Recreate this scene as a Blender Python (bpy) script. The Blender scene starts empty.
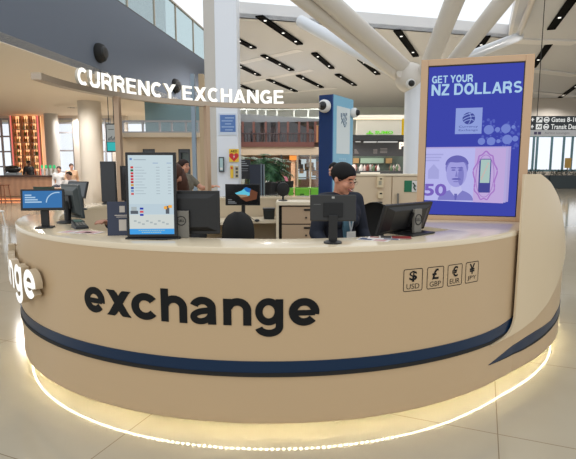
import bpy, bmesh, math, random
from mathutils import Vector, Matrix
random.seed(7)
PI = math.pi
SC = bpy.context.scene
COL = SC.collection
# ---------------------------------------------------------------- camera model
CAMZ, FPX, PITCH = 1.52, 480.0, 0.131
def at(px, py, Y):
    """world point at forward distance Y that the photograph shows at (px, py)"""
    u = (px-288)/FPX; v = (py-229.5)/FPX
    d = Vector((u, math.cos(PITCH)-v*math.sin(PITCH), -(math.sin(PITCH)+v*math.cos(PITCH))))
    return d*(Y/d.y) + Vector((0, 0, CAMZ))
def atz(px, py, z):
    u = (px-288)/FPX; v = (py-229.5)/FPX
    d = Vector((u, math.cos(PITCH)-v*math.sin(PITCH), -(math.sin(PITCH)+v*math.cos(PITCH))))
    return d*((z-CAMZ)/d.z) + Vector((0, 0, CAMZ))
cam_d = bpy.data.cameras.new('camera'); cam = bpy.data.objects.new('camera', cam_d); COL.objects.link(cam)
cam.location = (0, 0, CAMZ); cam.rotation_euler = (PI/2-PITCH, 0, 0)
cam_d.sensor_fit = 'HORIZONTAL'; cam_d.sensor_width = 36; cam_d.lens = FPX/576*36
cam_d.clip_start = .05; cam_d.clip_end = 400
SC.camera = cam
SC.view_settings.view_transform = 'Standard'; SC.view_settings.look = 'None'
SC.view_settings.gamma = 1; SC.view_settings.use_curve_mapping = False
SC.view_settings.exposure = 0.0
SC.cycles.max_bounces = 7; SC.cycles.diffuse_bounces = 3; SC.cycles.glossy_bounces = 3
SC.cycles.transparent_max_bounces = 8; SC.cycles.caustics_reflective = False; SC.cycles.caustics_refractive = False
SC.cycles.use_denoising = True
SC.cycles.sample_clamp_indirect = 4
# ---------------------------------------------------------------- materials
def lin(c):
    return tuple(((x/255)/12.92 if x/255 <= .04045 else ((x/255+.055)/1.055)**2.4) for x in c)
MATS = {}
def mat(name, rgb, rough=.5, metal=0, emit=None, es=1.0, spec=.5, coat=0, noise=0, nscale=30, alpha=None):
    if name in MATS: return MATS[name]
    m = bpy.data.materials.new(name); m.use_nodes = True
    nt = m.node_tree; b = nt.nodes['Principled BSDF']
    c = lin(rgb)+(1,)
    b.inputs['Base Color'].default_value = c
    b.inputs['Roughness'].default_value = rough; b.inputs['Metallic'].default_value = metal
    b.inputs['Specular IOR Level'].default_value = spec
    if coat: b.inputs['Coat Weight'].default_value = coat; b.inputs['Coat Roughness'].default_value = .05
    if emit is not None:
        b.inputs['Emission Color'].default_value = lin(emit)+(1,); b.inputs['Emission Strength'].default_value = es
    if noise:
        tc = nt.nodes.new('ShaderNodeTexCoord'); n = nt.nodes.new('ShaderNodeTexNoise'); r = nt.nodes.new('ShaderNodeValToRGB')
        n.inputs['Scale'].default_value = nscale; n.inputs['Detail'].default_value = 3
        nt.links.new(tc.outputs['Object'], n.inputs['Vector']); nt.links.new(n.outputs['Fac'], r.inputs['Fac'])
        r.color_ramp.elements[0].position = .3; r.color_ramp.elements[1].position = .7
        r.color_ramp.elements[0].color = tuple(x*(1-noise) for x in c[:3])+(1,)
        r.color_ramp.elements[1].color = tuple(min(1, x*(1+noise)) for x in c[:3])+(1,)
        nt.links.new(r.outputs['Color'], b.inputs['Base Color'])
    MATS[name] = m; return m
def glow(name, rgb, s=1.0):
    """a lit surface: screen pixel, lamp, backlit letter"""
    if name in MATS: return MATS[name]
    m = bpy.data.materials.new(name); m.use_nodes = True; nt = m.node_tree; nt.nodes.clear()
    e = nt.nodes.new('ShaderNodeEmission'); o = nt.nodes.new('ShaderNodeOutputMaterial')
    e.inputs[0].default_value = lin(rgb)+(1,); e.inputs[1].default_value = s
    nt.links.new(e.outputs[0], o.inputs[0]); MATS[name] = m; return m
def glass(name, rgb=(235, 245, 245), gloss=.12):
    if name in MATS: return MATS[name]
    m = bpy.data.materials.new(name); m.use_nodes = True; nt = m.node_tree; nt.nodes.clear()
    t = nt.nodes.new('ShaderNodeBsdfTransparent'); g = nt.nodes.new('ShaderNodeBsdfGlossy'); x = nt.nodes.new('ShaderNodeMixShader')
    o = nt.nodes.new('ShaderNodeOutputMaterial')
    t.inputs[0].default_value = lin(rgb)+(1,); g.inputs['Roughness'].default_value = .02; x.inputs[0].default_value = gloss
    nt.links.new(t.outputs[0], x.inputs[1]); nt.links.new(g.outputs[0], x.inputs[2]); nt.links.new(x.outputs[0], o.inputs[0])
    MATS[name] = m; return m
def floor_mat():
    m = bpy.data.materials.new('polished_tile'); m.use_nodes = True; nt = m.node_tree; b = nt.nodes['Principled BSDF']
    tc = nt.nodes.new('ShaderNodeTexCoord'); mp = nt.nodes.new('ShaderNodeMapping'); br = nt.nodes.new('ShaderNodeTexBrick')
    mp.inputs['Rotation'].default_value = (0, 0, math.radians(22)); mp.inputs['Location'].default_value = (-.15, -2.833, 0)
    br.inputs['Scale'].default_value = 1; br.inputs['Brick Width'].default_value = 1.98; br.inputs['Row Height'].default_value = 1.2
    br.inputs['Mortar Size'].default_value = .003; br.inputs['Mortar Smooth'].default_value = .2; br.offset = 0
    br.inputs['Color1'].default_value = lin((190, 179, 158))+(1,); br.inputs['Color2'].default_value = lin((186, 175, 154))+(1,)
    br.inputs['Mortar'].default_value = lin((140, 124, 100))+(1,)
    n = nt.nodes.new('ShaderNodeTexNoise'); n.inputs['Scale'].default_value = 1.7; n.inputs['Detail'].default_value = 6
    mx = nt.nodes.new('ShaderNodeMixRGB'); mx.blend_type = 'MULTIPLY'; mx.inputs[0].default_value = .35
    rp = nt.nodes.new('ShaderNodeValToRGB'); rp.color_ramp.elements[0].position = .3; rp.color_ramp.elements[1].position = .7
    rp.color_ramp.elements[0].color = (.82, .79, .74, 1); rp.color_ramp.elements[1].color = (1, 1, 1, 1)
    L = nt.links.new
    L(tc.outputs['Object'], mp.inputs['Vector']); L(mp.outputs['Vector'], br.inputs['Vector']); L(tc.outputs['Object'], n.inputs['Vector'])
    L(n.outputs['Fac'], rp.inputs['Fac']); L(br.outputs['Color'], mx.inputs[1]); L(rp.outputs['Color'], mx.inputs[2])
    L(mx.outputs['Color'], b.inputs['Base Color'])
    b.inputs['Roughness'].default_value = .09; b.inputs['Specular IOR Level'].default_value = .6
    return m
def wood(name, a, c, rough=.35, scale=3):
    if name in MATS: return MATS[name]
    m = bpy.data.materials.new(name); m.use_nodes = True; nt = m.node_tree; b = nt.nodes['Principled BSDF']
    tc = nt.nodes.new('ShaderNodeTexCoord'); w = nt.nodes.new('ShaderNodeTexWave'); r = nt.nodes.new('ShaderNodeValToRGB')
    w.inputs['Scale'].default_value = scale; w.inputs['Distortion'].default_value = 6; w.inputs['Detail'].default_value = 3
    r.color_ramp.elements[0].color = lin(a)+(1,); r.color_ramp.elements[1].color = lin(c)+(1,)
    nt.links.new(tc.outputs['Object'], w.inputs['Vector']); nt.links.new(w.outputs['Fac'], r.inputs['Fac']); nt.links.new(r.outputs['Color'], b.inputs['Base Color'])
    b.inputs['Roughness'].default_value = rough
    MATS[name] = m; return m
M_COUNTER = mat('cream_laminate', (197, 170, 135), .28, spec=.4)
M_TOP = mat('cream_solid_surface', (222, 205, 176), .13, spec=.6)
M_WING = mat('pale_cream_laminate', (218, 198, 166), .3, spec=.4)
M_NAVY = mat('navy_gloss', (14, 42, 72), .3, spec=.3)
M_BLACK = mat('black_plastic', (24, 24, 25), .42)
M_BLACKM = mat('matt_black', (16, 16, 17), .7)
M_LETTER = mat('black_vinyl', (13, 15, 17), .6, spec=.25)
M_GREYPL = mat('grey_plastic', (120, 116, 108), .4)
M_SILVER = mat('silver_plastic', (150, 155, 160), .35, metal=.3)
M_STEEL = mat('brushed_steel', (172, 156, 138), .3, metal=.9)
M_CREAMW = mat('cream_board', (214, 196, 168), .5)
M_EDGE = mat('beige_board_edge', (226, 212, 186), .4)
M_WHITE = mat('white_paint', (225, 224, 222), .5)
M_DARK = mat('dark_gap', (20, 19, 18), .8)
# ---------------------------------------------------------------- mesh builder
class MB:
    def __init__(s, M=None):
        s.v = []; s.f = []; s.mi = []; s.M = M or Matrix(); s.cur = 0
    def add(s, vs, fs, mi=None):
        o = len(s.v); s.v += [s.M @ Vector(p) for p in vs]
        s.f += [tuple(i+o for i in f) for f in fs]; s.mi += [s.cur if mi is None else mi]*len(fs); return s
    def box(s, x0, x1, y0, y1, z0, z1, mi=None):
        return s.add([(x0,y0,z0),(x1,y0,z0),(x1,y1,z0),(x0,y1,z0),(x0,y0,z1),(x1,y0,z1),(x1,y1,z1),(x0,y1,z1)],
                     [(0,3,2,1),(4,5,6,7),(0,1,5,4),(1,2,6,5),(2,3,7,6),(3,0,4,7)], mi)
    def hexa(s, p, mi=None):
        return s.add(p, [(0,3,2,1),(4,5,6,7),(0,1,5,4),(1,2,6,5),(2,3,7,6),(3,0,4,7)], mi)
    def cyl(s, a, b, r0, r1=None, n=14, mi=None):
        a = Vector(a); b = Vector(b); r1 = r0 if r1 is None else r1
        d = (b-a).normalized(); q = d.to_track_quat('Z', 'Y').to_matrix()
        vs = []
        for k in range(n):
            e = q @ Vector((math.cos(2*PI*k/n), math.sin(2*PI*k/n), 0)); vs += [a+e*r0, b+e*r1]
        fs = [(2*k, (2*k+2) % (2*n), (2*k+3) % (2*n), 2*k+1) for k in range(n)]
        fs += [tuple(2*k for k in reversed(range(n))), tuple(2*k+1 for k in range(n))]
        return s.add(vs, fs, mi)
    def tube(s, pts, r, n=8, mi=None):
        pts = [Vector(p) for p in pts]; vs = []; fs = []
        for i, p in enumerate(pts):
            d = (pts[min(i+1, len(pts)-1)]-pts[max(i-1, 0)]).normalized(); q = d.to_track_quat('Z', 'Y').to_matrix()
            rr = r[i] if isinstance(r, (list, tuple)) else r
            vs += [p+q @ Vector((math.cos(2*PI*k/n)*rr, math.sin(2*PI*k/n)*rr, 0)) for k in range(n)]
        for i in range(len(pts)-1):
            for k in range(n):
                fs.append((i*n+k, i*n+(k+1) % n, (i+1)*n+(k+1) % n, (i+1)*n+k))
        fs += [tuple(reversed(range(n))), tuple((len(pts)-1)*n+k for k in range(n))]
        return s.add(vs, fs, mi)
    def ball(s, c, r, n=14, m=9, mi=None):
        c = Vector(c); r = Vector((r, r, r)) if not hasattr(r, '__len__') else Vector(r)
        vs = [c+Vector((0, 0, -r.z))]; fs = []
        for i in range(1, m):
            t = -PI/2+PI*i/m
            for k in range(n):
                vs.append(c+Vector((r.x*math.cos(t)*math.cos(2*PI*k/n), r.y*math.cos(t)*math.sin(2*PI*k/n), r.z*math.sin(t))))
        vs.append(c+Vector((0, 0, r.z))); N = len(vs)
        for k in range(n):
            fs.append((0, 1+(k+1) % n, 1+k)); fs.append((N-1, 1+(m-2)*n+k, 1+(m-2)*n+(k+1) % n))
            for i in range(m-2):
                fs.append((1+i*n+k, 1+i*n+(k+1) % n, 1+(i+1)*n+(k+1) % n, 1+(i+1)*n+k))
        return s.add(vs, fs, mi)
    def lathe(s, prof, c=(0,0,0), n=24, mi=None):
        c = Vector(c); vs = []; fs = []
        for r, z in prof: vs += [c+Vector((r*math.cos(2*PI*k/n), r*math.sin(2*PI*k/n), z)) for k in range(n)]
        for i in range(len(prof)-1):
            for k in range(n): fs.append((i*n+k, i*n+(k+1) % n, (i+1)*n+(k+1) % n, (i+1)*n+k))
        fs += [tuple(reversed(range(n))), tuple((len(prof)-1)*n+k for k in range(n))]
        return s.add(vs, fs, mi)
    def prism(s, poly, y0, y1, mi=None):
        """poly in local x,z (counter-clockwise seen from -y), from front y0 to back y1"""
        n = len(poly); vs = [(x, y0, z) for x, z in poly]+[(x, y1, z) for x, z in poly]
        fs = [tuple(range(n)), tuple(range(2*n-1, n-1, -1))]+[(i, n+i, n+(i+1) % n, (i+1) % n) for i in range(n)]
        return s.add(vs, fs, mi)
    def plate(s, poly, z0, z1, mi=None):
        n = len(poly); vs = [(x, y, z0) for x, y in poly]+[(x, y, z1) for x, y in poly]
        fs = [tuple(reversed(range(n))), tuple(range(n, 2*n))]+[(i, (i+1) % n, n+(i+1) % n, n+i) for i in range(n)]
        return s.add(vs, fs, mi)
    def loop(s, secs, closed=False, mi=None):
        """solid swept through cross-sections (lists of points, same length)"""
        n = len(secs[0]); vs = [p for q in secs for p in q]; fs = []
        for i in range(len(secs)-(0 if closed else 1)):
            j = (i+1) % len(secs)
            for k in range(n): fs.append((i*n+k, i*n+(k+1) % n, j*n+(k+1) % n, j*n+k))
        if not closed: fs += [tuple(reversed(range(n))), tuple((len(secs)-1)*n+k for k in range(n))]
        return s.add(vs, fs, mi)
    def build(s, name, mats, parent=None, smooth=None, bevel=0, loc=None, recalc=True):
        me = bpy.data.meshes.new(name); me.from_pydata([tuple(p) for p in s.v], [], s.f)
        for m in (mats if isinstance(mats, (list, tuple)) else [mats]): me.materials.append(m)
        me.polygons.foreach_set('material_index', s.mi)
        if recalc:
            bm = bmesh.new(); bm.from_mesh(me); bmesh.ops.recalc_face_normals(bm, faces=bm.faces); bm.to_mesh(me); bm.free()
        if smooth is not None:
            me.polygons.foreach_set('use_smooth', [True]*len(me.polygons))
            if smooth < 180: me.set_sharp_from_angle(angle=math.radians(smooth))
        o = bpy.data.objects.new(name, me); COL.objects.link(o)
        if parent is not None: o.parent = parent
        if loc is not None: o.location = loc
        if bevel:
            b = o.modifiers.new('bevel', 'BEVEL'); b.width = bevel; b.segments = 2; b.limit_method = 'ANGLE'; b.angle_limit = math.radians(40)
        return o
def tag(o, label, cat, group=None):
    o['label'] = label; o['category'] = cat
    if group: o['group'] = group
    return o
def thing(name, label, cat, loc=(0,0,0), rz=0, group=None):
    o = bpy.data.objects.new(name, None); COL.objects.link(o); o.empty_display_size = .1
    o.location = loc; o.rotation_euler = (0, 0, rz)
    return tag(o, label, cat, group)
def struct(o):
    o['kind'] = 'structure'; return o
def copy_tree(o, parent=None):
    c = o.copy(); COL.objects.link(c)
    if parent is not None: c.parent = parent
    for ch in list(o.children): copy_tree(ch, c)
    return c
def pxbox(x0, y0, x1, y1, Y, depth, mb=None):
    """upright box whose front face at distance Y spans those picture points"""
    a = at(x0, y0, Y); b = at(x1, y1, Y)
    mb = mb or MB()
    return mb.box(min(a.x, b.x), max(a.x, b.x), Y, Y+depth, min(a.z, b.z), max(a.z, b.z))
def text_mesh(body, bold=0.0, extrude=.5):
    """vertices/faces of a line of text, scaled so that its box is 1 high and starts at 0,0"""
    cu = bpy.data.curves.new('t', 'FONT'); cu.body = body; cu.offset = bold; cu.resolution_u = 3; cu.extrude = extrude*.0
    ob = bpy.data.objects.new('t', cu); COL.objects.link(ob)
    dg = bpy.context.evaluated_depsgraph_get(); me = bpy.data.meshes.new_from_object(ob.evaluated_get(dg))
    vs = [v.co.copy() for v in me.vertices]; fs = [tuple(p.vertices) for p in me.polygons]
    bpy.data.objects.remove(ob); bpy.data.curves.remove(cu); bpy.data.meshes.remove(me)
    x0 = min(v.x for v in vs); x1 = max(v.x for v in vs); y0 = min(v.y for v in vs); y1 = max(v.y for v in vs)
    return [((v.x-x0), (v.y-y0)) for v in vs], fs, x1-x0, y1-y0
def text(mb, body, x, z, w, h, fn, bold=0.0, mi=None, d=.0015):
    """lettering laid by fn(s, z, depth), box w x h with its lower left corner at x, z"""
    vs, fs, W, Hh = text_mesh(body, bold)
    n = len(vs)
    pts = [fn(x+a*w/W, z+b*h/Hh, d) for a, b in vs]
    mb.add(pts, fs, mi); return mb
def flat(y):
    return lambda s, z, d: (s, y-d, z)
# ---------------------------------------------------------------- bold grotesque letters drawn as strokes
def arc(cx, cy, rx, ry, a0, a1, n=22):
    return [(cx+rx*math.cos(math.radians(a0+(a1-a0)*i/n)), cy+ry*math.sin(math.radians(a0+(a1-a0)*i/n))) for i in range(n+1)]
def L(*p): return list(p)
W_ = .275; WC = .225
def cat_(P, n=4):
    o = []; P = [Vector(p) for p in P]
    for i in range(len(P)-1):
        a, b, c, d = P[max(i-1, 0)], P[i], P[i+1], P[min(i+2, len(P)-1)]
        for k in range(n):
            t = k/n; o.append(tuple(.5*((2*b)+(c-a)*t+(2*a-5*b+4*c-d)*t*t+(3*b-a-3*c+d)*t**3)))
    return o+[tuple(P[-1])]
GLY = {  # char: (width, [(stroke width, points)])  lower case: x-height 1; capitals: cap height 1
 'e': (1.0, [(W_, arc(.5,.5,.365,.375,-13,320,42)), (.2, L((.14,.47),(.5,.47),(.86,.47)))]),
 'c': (.97, [(W_, arc(.5,.5,.365,.375,38,322,40))]),
 'x': (1.0, [(.31, L((.08,1.14),(.5,.5),(.92,-.14))), (.31, L((.92,1.14),(.5,.5),(.08,-.14)))]),
 'n': (.95, [(W_, L((.135,0),(.135,.5),(.135,.98))), (W_, L((.815,0),(.815,.3))+arc(.485,.56,.33,.315,0,165,18))]),
 'h': (.95, [(W_, L((.135,0),(.135,.6),(.135,1.25))), (W_, L((.815,0),(.815,.3))+arc(.485,.56,.33,.315,0,165,18))]),
 'a': (1.0, [(W_, L((.765,-.0),(.755,.3))+arc(.45,.62,.305,.265,0,165,18)), (.225, cat_(L((.80,.545),(.60,.515),(.36,.47),(.18,.37),(.135,.26),(.20,.15),(.34,.105),(.50,.13),(.64,.22),(.73,.36))))]),
 'g': (1.0, [(.255, arc(.46,.52,.335,.375,0,360,36)), (.26, L((.835,.98),(.835,.3),(.835,.0))+arc(.47,-.02,.365,.26,0,-165,20))]),
 'C': (.86, [(WC, arc(.45,.5,.345,.4,48,312,36))]),
 'U': (.84, [(WC, L((.1,1),(.1,.36))+arc(.42,.38,.32,.28,180,360,18)+L((.74,.36),(.74,1)))]),
 'R': (.86, [(WC, L((.1,0),(.1,.5),(.1,1))), (.18, L((.1,.91),(.5,.91))+arc(.5,.69,.22,.22,90,-90,14)+L((.5,.47),(.1,.47))), (WC, L((.5,.45),(.62,.36),(.68,.22),(.72,0)))]),
 'E': (.78, [(WC, L((.1,0),(.1,.5),(.1,1))), (.17, L((.1,.915),(.72,.915))), (.165, L((.1,.52),(.68,.52))), (.17, L((.1,.085),(.74,.085)))]),
 'N': (.86, [(WC, L((.1,0),(.1,1))), (WC, L((.76,0),(.76,1))), (.23, L((.06,1.02),(.43,.5),(.8,-.02)))]),
 'Y': (.86, [(.22, L((.04,1.1),(.43,.45))), (.22, L((.82,1.1),(.43,.45))), (.21, L((.43,0),(.43,.52)))]),
 'X': (.86, [(.23, L((.05,1.12),(.43,.5),(.82,-.12))), (.23, L((.81,1.12),(.43,.5),(.04,-.12)))]),
 'H': (.84, [(WC, L((.1,0),(.1,1))), (WC, L((.74,0),(.74,1))), (.18, L((.1,.52),(.74,.52)))]),
 'A': (.9, [(.21, L((.06,-.1),(.28,.5),(.45,1.0))), (.21, L((.84,-.1),(.62,.5),(.45,1.0))), (.16, L((.22,.3),(.68,.3)))]),
 'T': (.8, [(.17, L((.02,.915),(.78,.915))), (WC, L((.4,0),(.4,.9)))]),
 'O': (.9, [(WC, arc(.45,.5,.345,.4,0,360,40))]),
 'Z': (.8, [(.17, L((.04,.915),(.76,.915))), (.17, L((.03,.085),(.77,.085))), (.22, L((.12,.12),(.66,.88)))]),
 'D': (.86, [(WC, L((.1,0),(.1,1))), (.18, L((.1,.91),(.42,.91))+arc(.42,.5,.33,.41,90,-90,20)+L((.1,.09)))]),
 'L': (.72, [(WC, L((.1,0),(.1,1))), (.17, L((.1,.085),(.7,.085)))]),
 'S': (.8, [(.185, arc(.4,.705,.29,.2,35,270,18)+arc(.4,.295,.3,.205,90,-145,18))]),
 'G': (.9, [(WC, arc(.46,.5,.355,.4,45,318,36)), (.17, L((.48,.45),(.86,.45))), (.18, L((.79,.5),(.79,.04)))]),
}
def stroke(mb, pts, w, fn, sc, x0, z0, d0, d1, mi_face=0, mi_side=0, clamp=False):
    P = [Vector(p) for p in pts]
    Q = [P[0]]                                     # subdivide long runs so that they follow the curve of the wall
    for a, b in zip(P, P[1:]):
        k = max(1, int((b-a).length/.16))
        Q += [a+(b-a)*(i/k) for i in range(1, k+1)]
    Lp = []; Rp = []
    for i, p in enumerate(Q):
        a = (p-Q[i-1]).normalized() if i else None
        b = (Q[i+1]-p).normalized() if i < len(Q)-1 else None
        t = ((a+b) if a and b else (a or b)).normalized(); nrm = Vector((-t.y, t.x))
        k = 1/max(.5, abs(nrm.dot(Vector((-(a or b).y, (a or b).x)))))
        Lp.append(p+nrm*w/2*k); Rp.append(p-nrm*w/2*k)
    n = len(Q); vs = []
    if clamp:
        for p in Lp+Rp: p.y = min(1, max(0, p.y))
    for d in (d0, d1):
        vs += [fn(x0+p.x*sc, z0+p.y*sc, d) for p in Lp]+[fn(x0+p.x*sc, z0+p.y*sc, d) for p in Rp]
    fs = []; mi = []
    for i in range(n-1):
        fs.append((2*n+i, 3*n+i, 3*n+i+1, 2*n+i+1)); mi.append(mi_face)   # front
        fs.append((i, i+1, n+i+1, n+i)); mi.append(mi_side)
        fs.append((i, 2*n+i, 2*n+i+1, i+1)); mi.append(mi_side)
        fs.append((n+i, n+i+1, 3*n+i+1, 3*n+i)); mi.append(mi_side)
    fs += [(0, n, 3*n, 2*n), (n-1, 3*n-1, 4*n-1, 2*n-1)]; mi += [mi_side]*2
    o = len(mb.v); mb.v += [Vector(v) for v in vs]; mb.f += [tuple(i+o for i in f) for f in fs]; mb.mi += mi
def letter(ch, fn, sc, x0, z0, d0, d1, mats, parent, name='letter'):
    mb = MB()
    for i, (w, pts) in enumerate(GLY[ch][1]):
        stroke(mb, pts, w, fn, sc, x0, z0, d0, d1+i*.0002, 0, len(mats)-1, ch in 'xXYNA')
    return mb.build(name, mats, parent)
# ================================================================ SETTING
fl = MB(); fl.box(-70, 70, -14, 75, -.2, 0); struct(fl.build('floor', floor_mat()))
# upper ceiling with a skylight opening over the concourse
M_CEIL = mat('ceiling_panel', (206, 208, 213), .6)
M_CEIL2 = mat('ceiling_fascia', (228, 228, 230), .6)
ZC = 7.0
eL = atz(237, 17, ZC); eR = atz(511, 38, ZC); eN = atz(521, -6, ZC)
cdir = (eN-eR).normalized(); eNN = eR+cdir*14
eLL = eL+Vector((-.25, -1, 0))*14
cb = MB()
far = 62
cb.plate([(eL.x-.35, eL.y), (eL.x, eL.y), (eR.x, eR.y), (70, eR.y), (70, far), (-8.0, far)], ZC, ZC+.15)
cb.plate([(eR.x, eR.y), (eNN.x, eNN.y), (70, eNN.y), (70, eR.y)], ZC, ZC+.15)
struct(cb.build('ceiling', M_CEIL))
sk = MB()
def upstand(a, b, h=.55, t=.12):
    d = (b-a).normalized(); n = Vector((-d.y, d.x, 0))*t
    sk.hexa([a, b, b+n, a+n, a+Vector((0,0,h)), b+Vector((0,0,h)), b+n+Vector((0,0,h)), a+n+Vector((0,0,h))])
upstand(eL, eR); upstand(eR, eNN, .55, -.12)
struct(sk.build('trim_1', M_CEIL2))
# pale joint ribs on the ceiling, along and across the panels
rb = MB()
dv = Vector((.355, .935, 0)); cv = Vector((.97, .25, 0))
def rib(a, b, w=.55, h=.018):
    a = Vector((a[0], a[1], ZC)); b = Vector((b[0], b[1], ZC)); d = (b-a).normalized(); n = Vector((-d.y, d.x, 0))*w/2
    z = Vector((0, 0, -h))
    rb.hexa([a-n+z, b-n+z, b+n+z, a+n+z, a-n, b-n, b+n, a+n])
for (p, q) in [((240, 63), (300, 50)), ((240, 84), (312, 70)), ((240, 97), (336, 88))]:
    a = atz(*p, ZC); b = atz(*q, ZC); rib(a, b, .5)
for (p, q) in [((505, 40), (576, 42)), ((470, 62), (576, 75)), ((500, 88), (576, 96))]:
    a = atz(*p, ZC); b = atz(*q, ZC); rib(a, b, .7, .07)
struct(rb.build('trim_2', M_CEIL2))
# lower ceiling over the bar on the left, under the dark mezzanine spandrel
ZS = 4.2
sA = at(-40, 25.8, 9.4); sA = Vector((-6.6, 8.2, ZS)); sB = Vector((at(211, 115, 25.8).x, 25.8, ZS))
sd = (sB-sA).normalized()
lo = MB(); lo.plate([(sA.x, sA.y), (sB.x, sB.y), (sB.x, 30), (-34, 30), (-34, sA.y)], ZS-.015, ZS+.2)
M_SOFF = mat('beige_soffit', (240, 230, 216), .6)
struct(lo.build('ceiling', M_SOFF))
sp = MB(); nn = Vector((-sd.y, sd.x, 0))*.25
ztop = 6.75
sp.hexa([sA, sB, sB+nn, sA+nn]+[Vector((p.x, p.y, ztop)) for p in (sA, sB, sB+nn, sA+nn)])
struct(sp.build('wall_mezzanine', mat('slate_grey_paint', (98, 106, 120), .6)))
# rooms behind the mezzanine glass
up = MB(); up.box(-34, -7.6, 31, 31.3, ZS, 12); struct(up.build('wall_upper', mat('pale_upper_wall', (188, 196, 200), .6)))
# far walls with window openings
M_WALL = mat('warm_white_wall', (212, 204, 194), .6)
YB = 26.0
def wx(px): return at(px, 166, YB).x
wl = MB()
for a, b in ((-60, -6), (12.5, 40), (44, 58), (75, 101), (113, 128)): wl.box(wx(a), wx(b), YB, YB+.3, 0, ZS)
for a, b in ((-6, 12.5), (58, 75), (101, 113)): wl.box(wx(a), wx(b), YB, YB+.3, 0, .5); wl.box(wx(a), wx(b), YB, YB+.3, ZS-.15, ZS)
wl.box(wx(40), wx(44), YB, YB+.3, 0, 1.2)
struct(wl.build('wall_left', M_WALL))
M_FRAME = mat('grey_window_frame', (160, 160, 165), .5); M_GLASS = glass('window_glass', (252, 253, 255), .05)
wn = 0
def window(x0, x1, z0, z1, Y, bars_z=(), bars_x=(), fm=M_FRAME, th=.08):
    global wn; wn += 1
    f = MB(); t = th
    f.box(x0, x0+t, Y, Y+.12, z0, z1); f.box(x1-t, x1, Y, Y+.12, z0, z1); f.box(x0+t, x1-t, Y, Y+.12, z0, z0+t); f.box(x0+t, x1-t, Y, Y+.12, z1-t, z1)
    for z in bars_z: f.box(x0+t, x1-t, Y+.01, Y+.11, z-t/2, z+t/2)
    for x in bars_x: f.box(x-t/2, x+t/2, Y+.012, Y+.108, z0+t, z1-t)
    w = struct(f.build('window_%d' % wn, fm)); w2 = MB(); w2.box(x0+t*.5, x1-t*.5, Y+.055, Y+.06, z0+t*.5, z1-t*.5); w2.build('pane', M_GLASS, w)
    return w
window(wx(-6), wx(12.5), .5, ZS-.15, YB+.05, (1.5, 2.3, 3.1), (wx(3),))
window(wx(40), wx(44), 1.2, ZS, YB+.05, (2.2,))
window(wx(58), wx(75), .5, ZS-.15, YB+.05, (1.2, 2.35, 3.3, 3.8))
window(wx(101), wx(113), .5, ZS-.15, YB+.05, (1.35, 1.7, 2.3, 2.9), (wx(106),))
# lift lobby in the middle distance: beige portal wall with clerestory and two doorways
YL = 17.0
def lx(px): return at(px, 166, YL).x
def lz(py, Y=YL): return at(200, py, Y).z
lw = MB()
M_LOBBY = mat('beige_lobby_wall', (196, 174, 146), .55)
zt = lz(137.5); zd = lz(149)
for a, b in ((122, 143), (155.5, 178.5), (190.5, 206)): lw.box(lx(a), lx(b), YL, YL+.4, 0, zt)
for a, b in ((143, 155.5), (178.5, 190.5)): lw.box(lx(a), lx(b), YL, YL+.4, zd, zt)
lw.box(lx(122), lx(122)+.15, YL+.4, YB, 0, zt); lw.box(lx(206)-.15, lx(206), YL+.4, YB+4, 0, zt)
lw.box(-12.5, lx(122), YB-1.2, YB-1, 0, .3)
struct(lw.build('wall_lobby', M_LOBBY))
tb = MB(); tb.box(lx(121), lx(201), YL-.18, YL+.4, zt+.0, lz(133)); struct(tb.build('trim_3', mat('pale_beam', (202, 186, 164), .5)))
def door(n, a, b):
    f = MB(); f.box(lx(a), lx(a)+.07, YL+.06, YL+.3, 0, zd); f.box(lx(b)-.07, lx(b), YL+.06, YL+.3, 0, zd); f.box(lx(a)+.07, lx(b)-.07, YL+.06, YL+.3, zd-.12, zd)
    d = struct(f.build('door_%d' % n, mat('dark_door_frame', (70, 74, 80), .4)))
    p = MB(); p.box(lx(a)+.07, lx(b)-.07, YL+.25, YL+.29, 0, zd-.12); p.build('door_leaf', mat('green_grey_door', (96, 110, 108), .3), d)
    h = MB(); h.box(lx(b)-.2, lx(b)-.17, YL+.2, YL+.25, .9, 1.3); h.build('handle', M_STEEL, d)
door(1, 143, 155.5); door(2, 178.5, 190.5)
window(lx(122), lx(200), lz(133), lz(120), YL+.1, (), [lx(x) for x in (143, 160, 172, 186)], M_FRAME, .06)
cw = MB(); cw.box(lx(122), lx(206), YL+3, YL+3.2, 0, ZS); struct(cw.build('wall_clerestory', mat('teal_grey_wall', (110, 138, 146), .5)))
# far end wall, restaurant side and right windows
wb = MB(); wb.box(-5, 14, 46, 46.3, 0, ZC); struct(wb.build('wall_back', mat('pale_green_wall', (214, 220, 212), .6)))
YR = 40.0
def rx(px): return at(px, 166, YR).x
wr = MB(); zb0, zb1 = at(550, 171.5, YR).z, at(550, 135, YR).z
wr.box(14, rx(522), YR, YR+.3, 0, ZC); wr.box(rx(522), 45, YR, YR+.3, 0, zb0); wr.box(rx(522), 45, YR, YR+.3, zb1, ZC)
struct(wr.build('wall_right', M_WALL))
M_TEAL = mat('teal_mullion', (92, 128, 142), .4)
window(rx(522), 45, zb0, zb1, YR+.05, (), [rx(x) for x in (533, 536.5, 551, 563, 571.5, 584, 600)], M_TEAL, .16)
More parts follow.
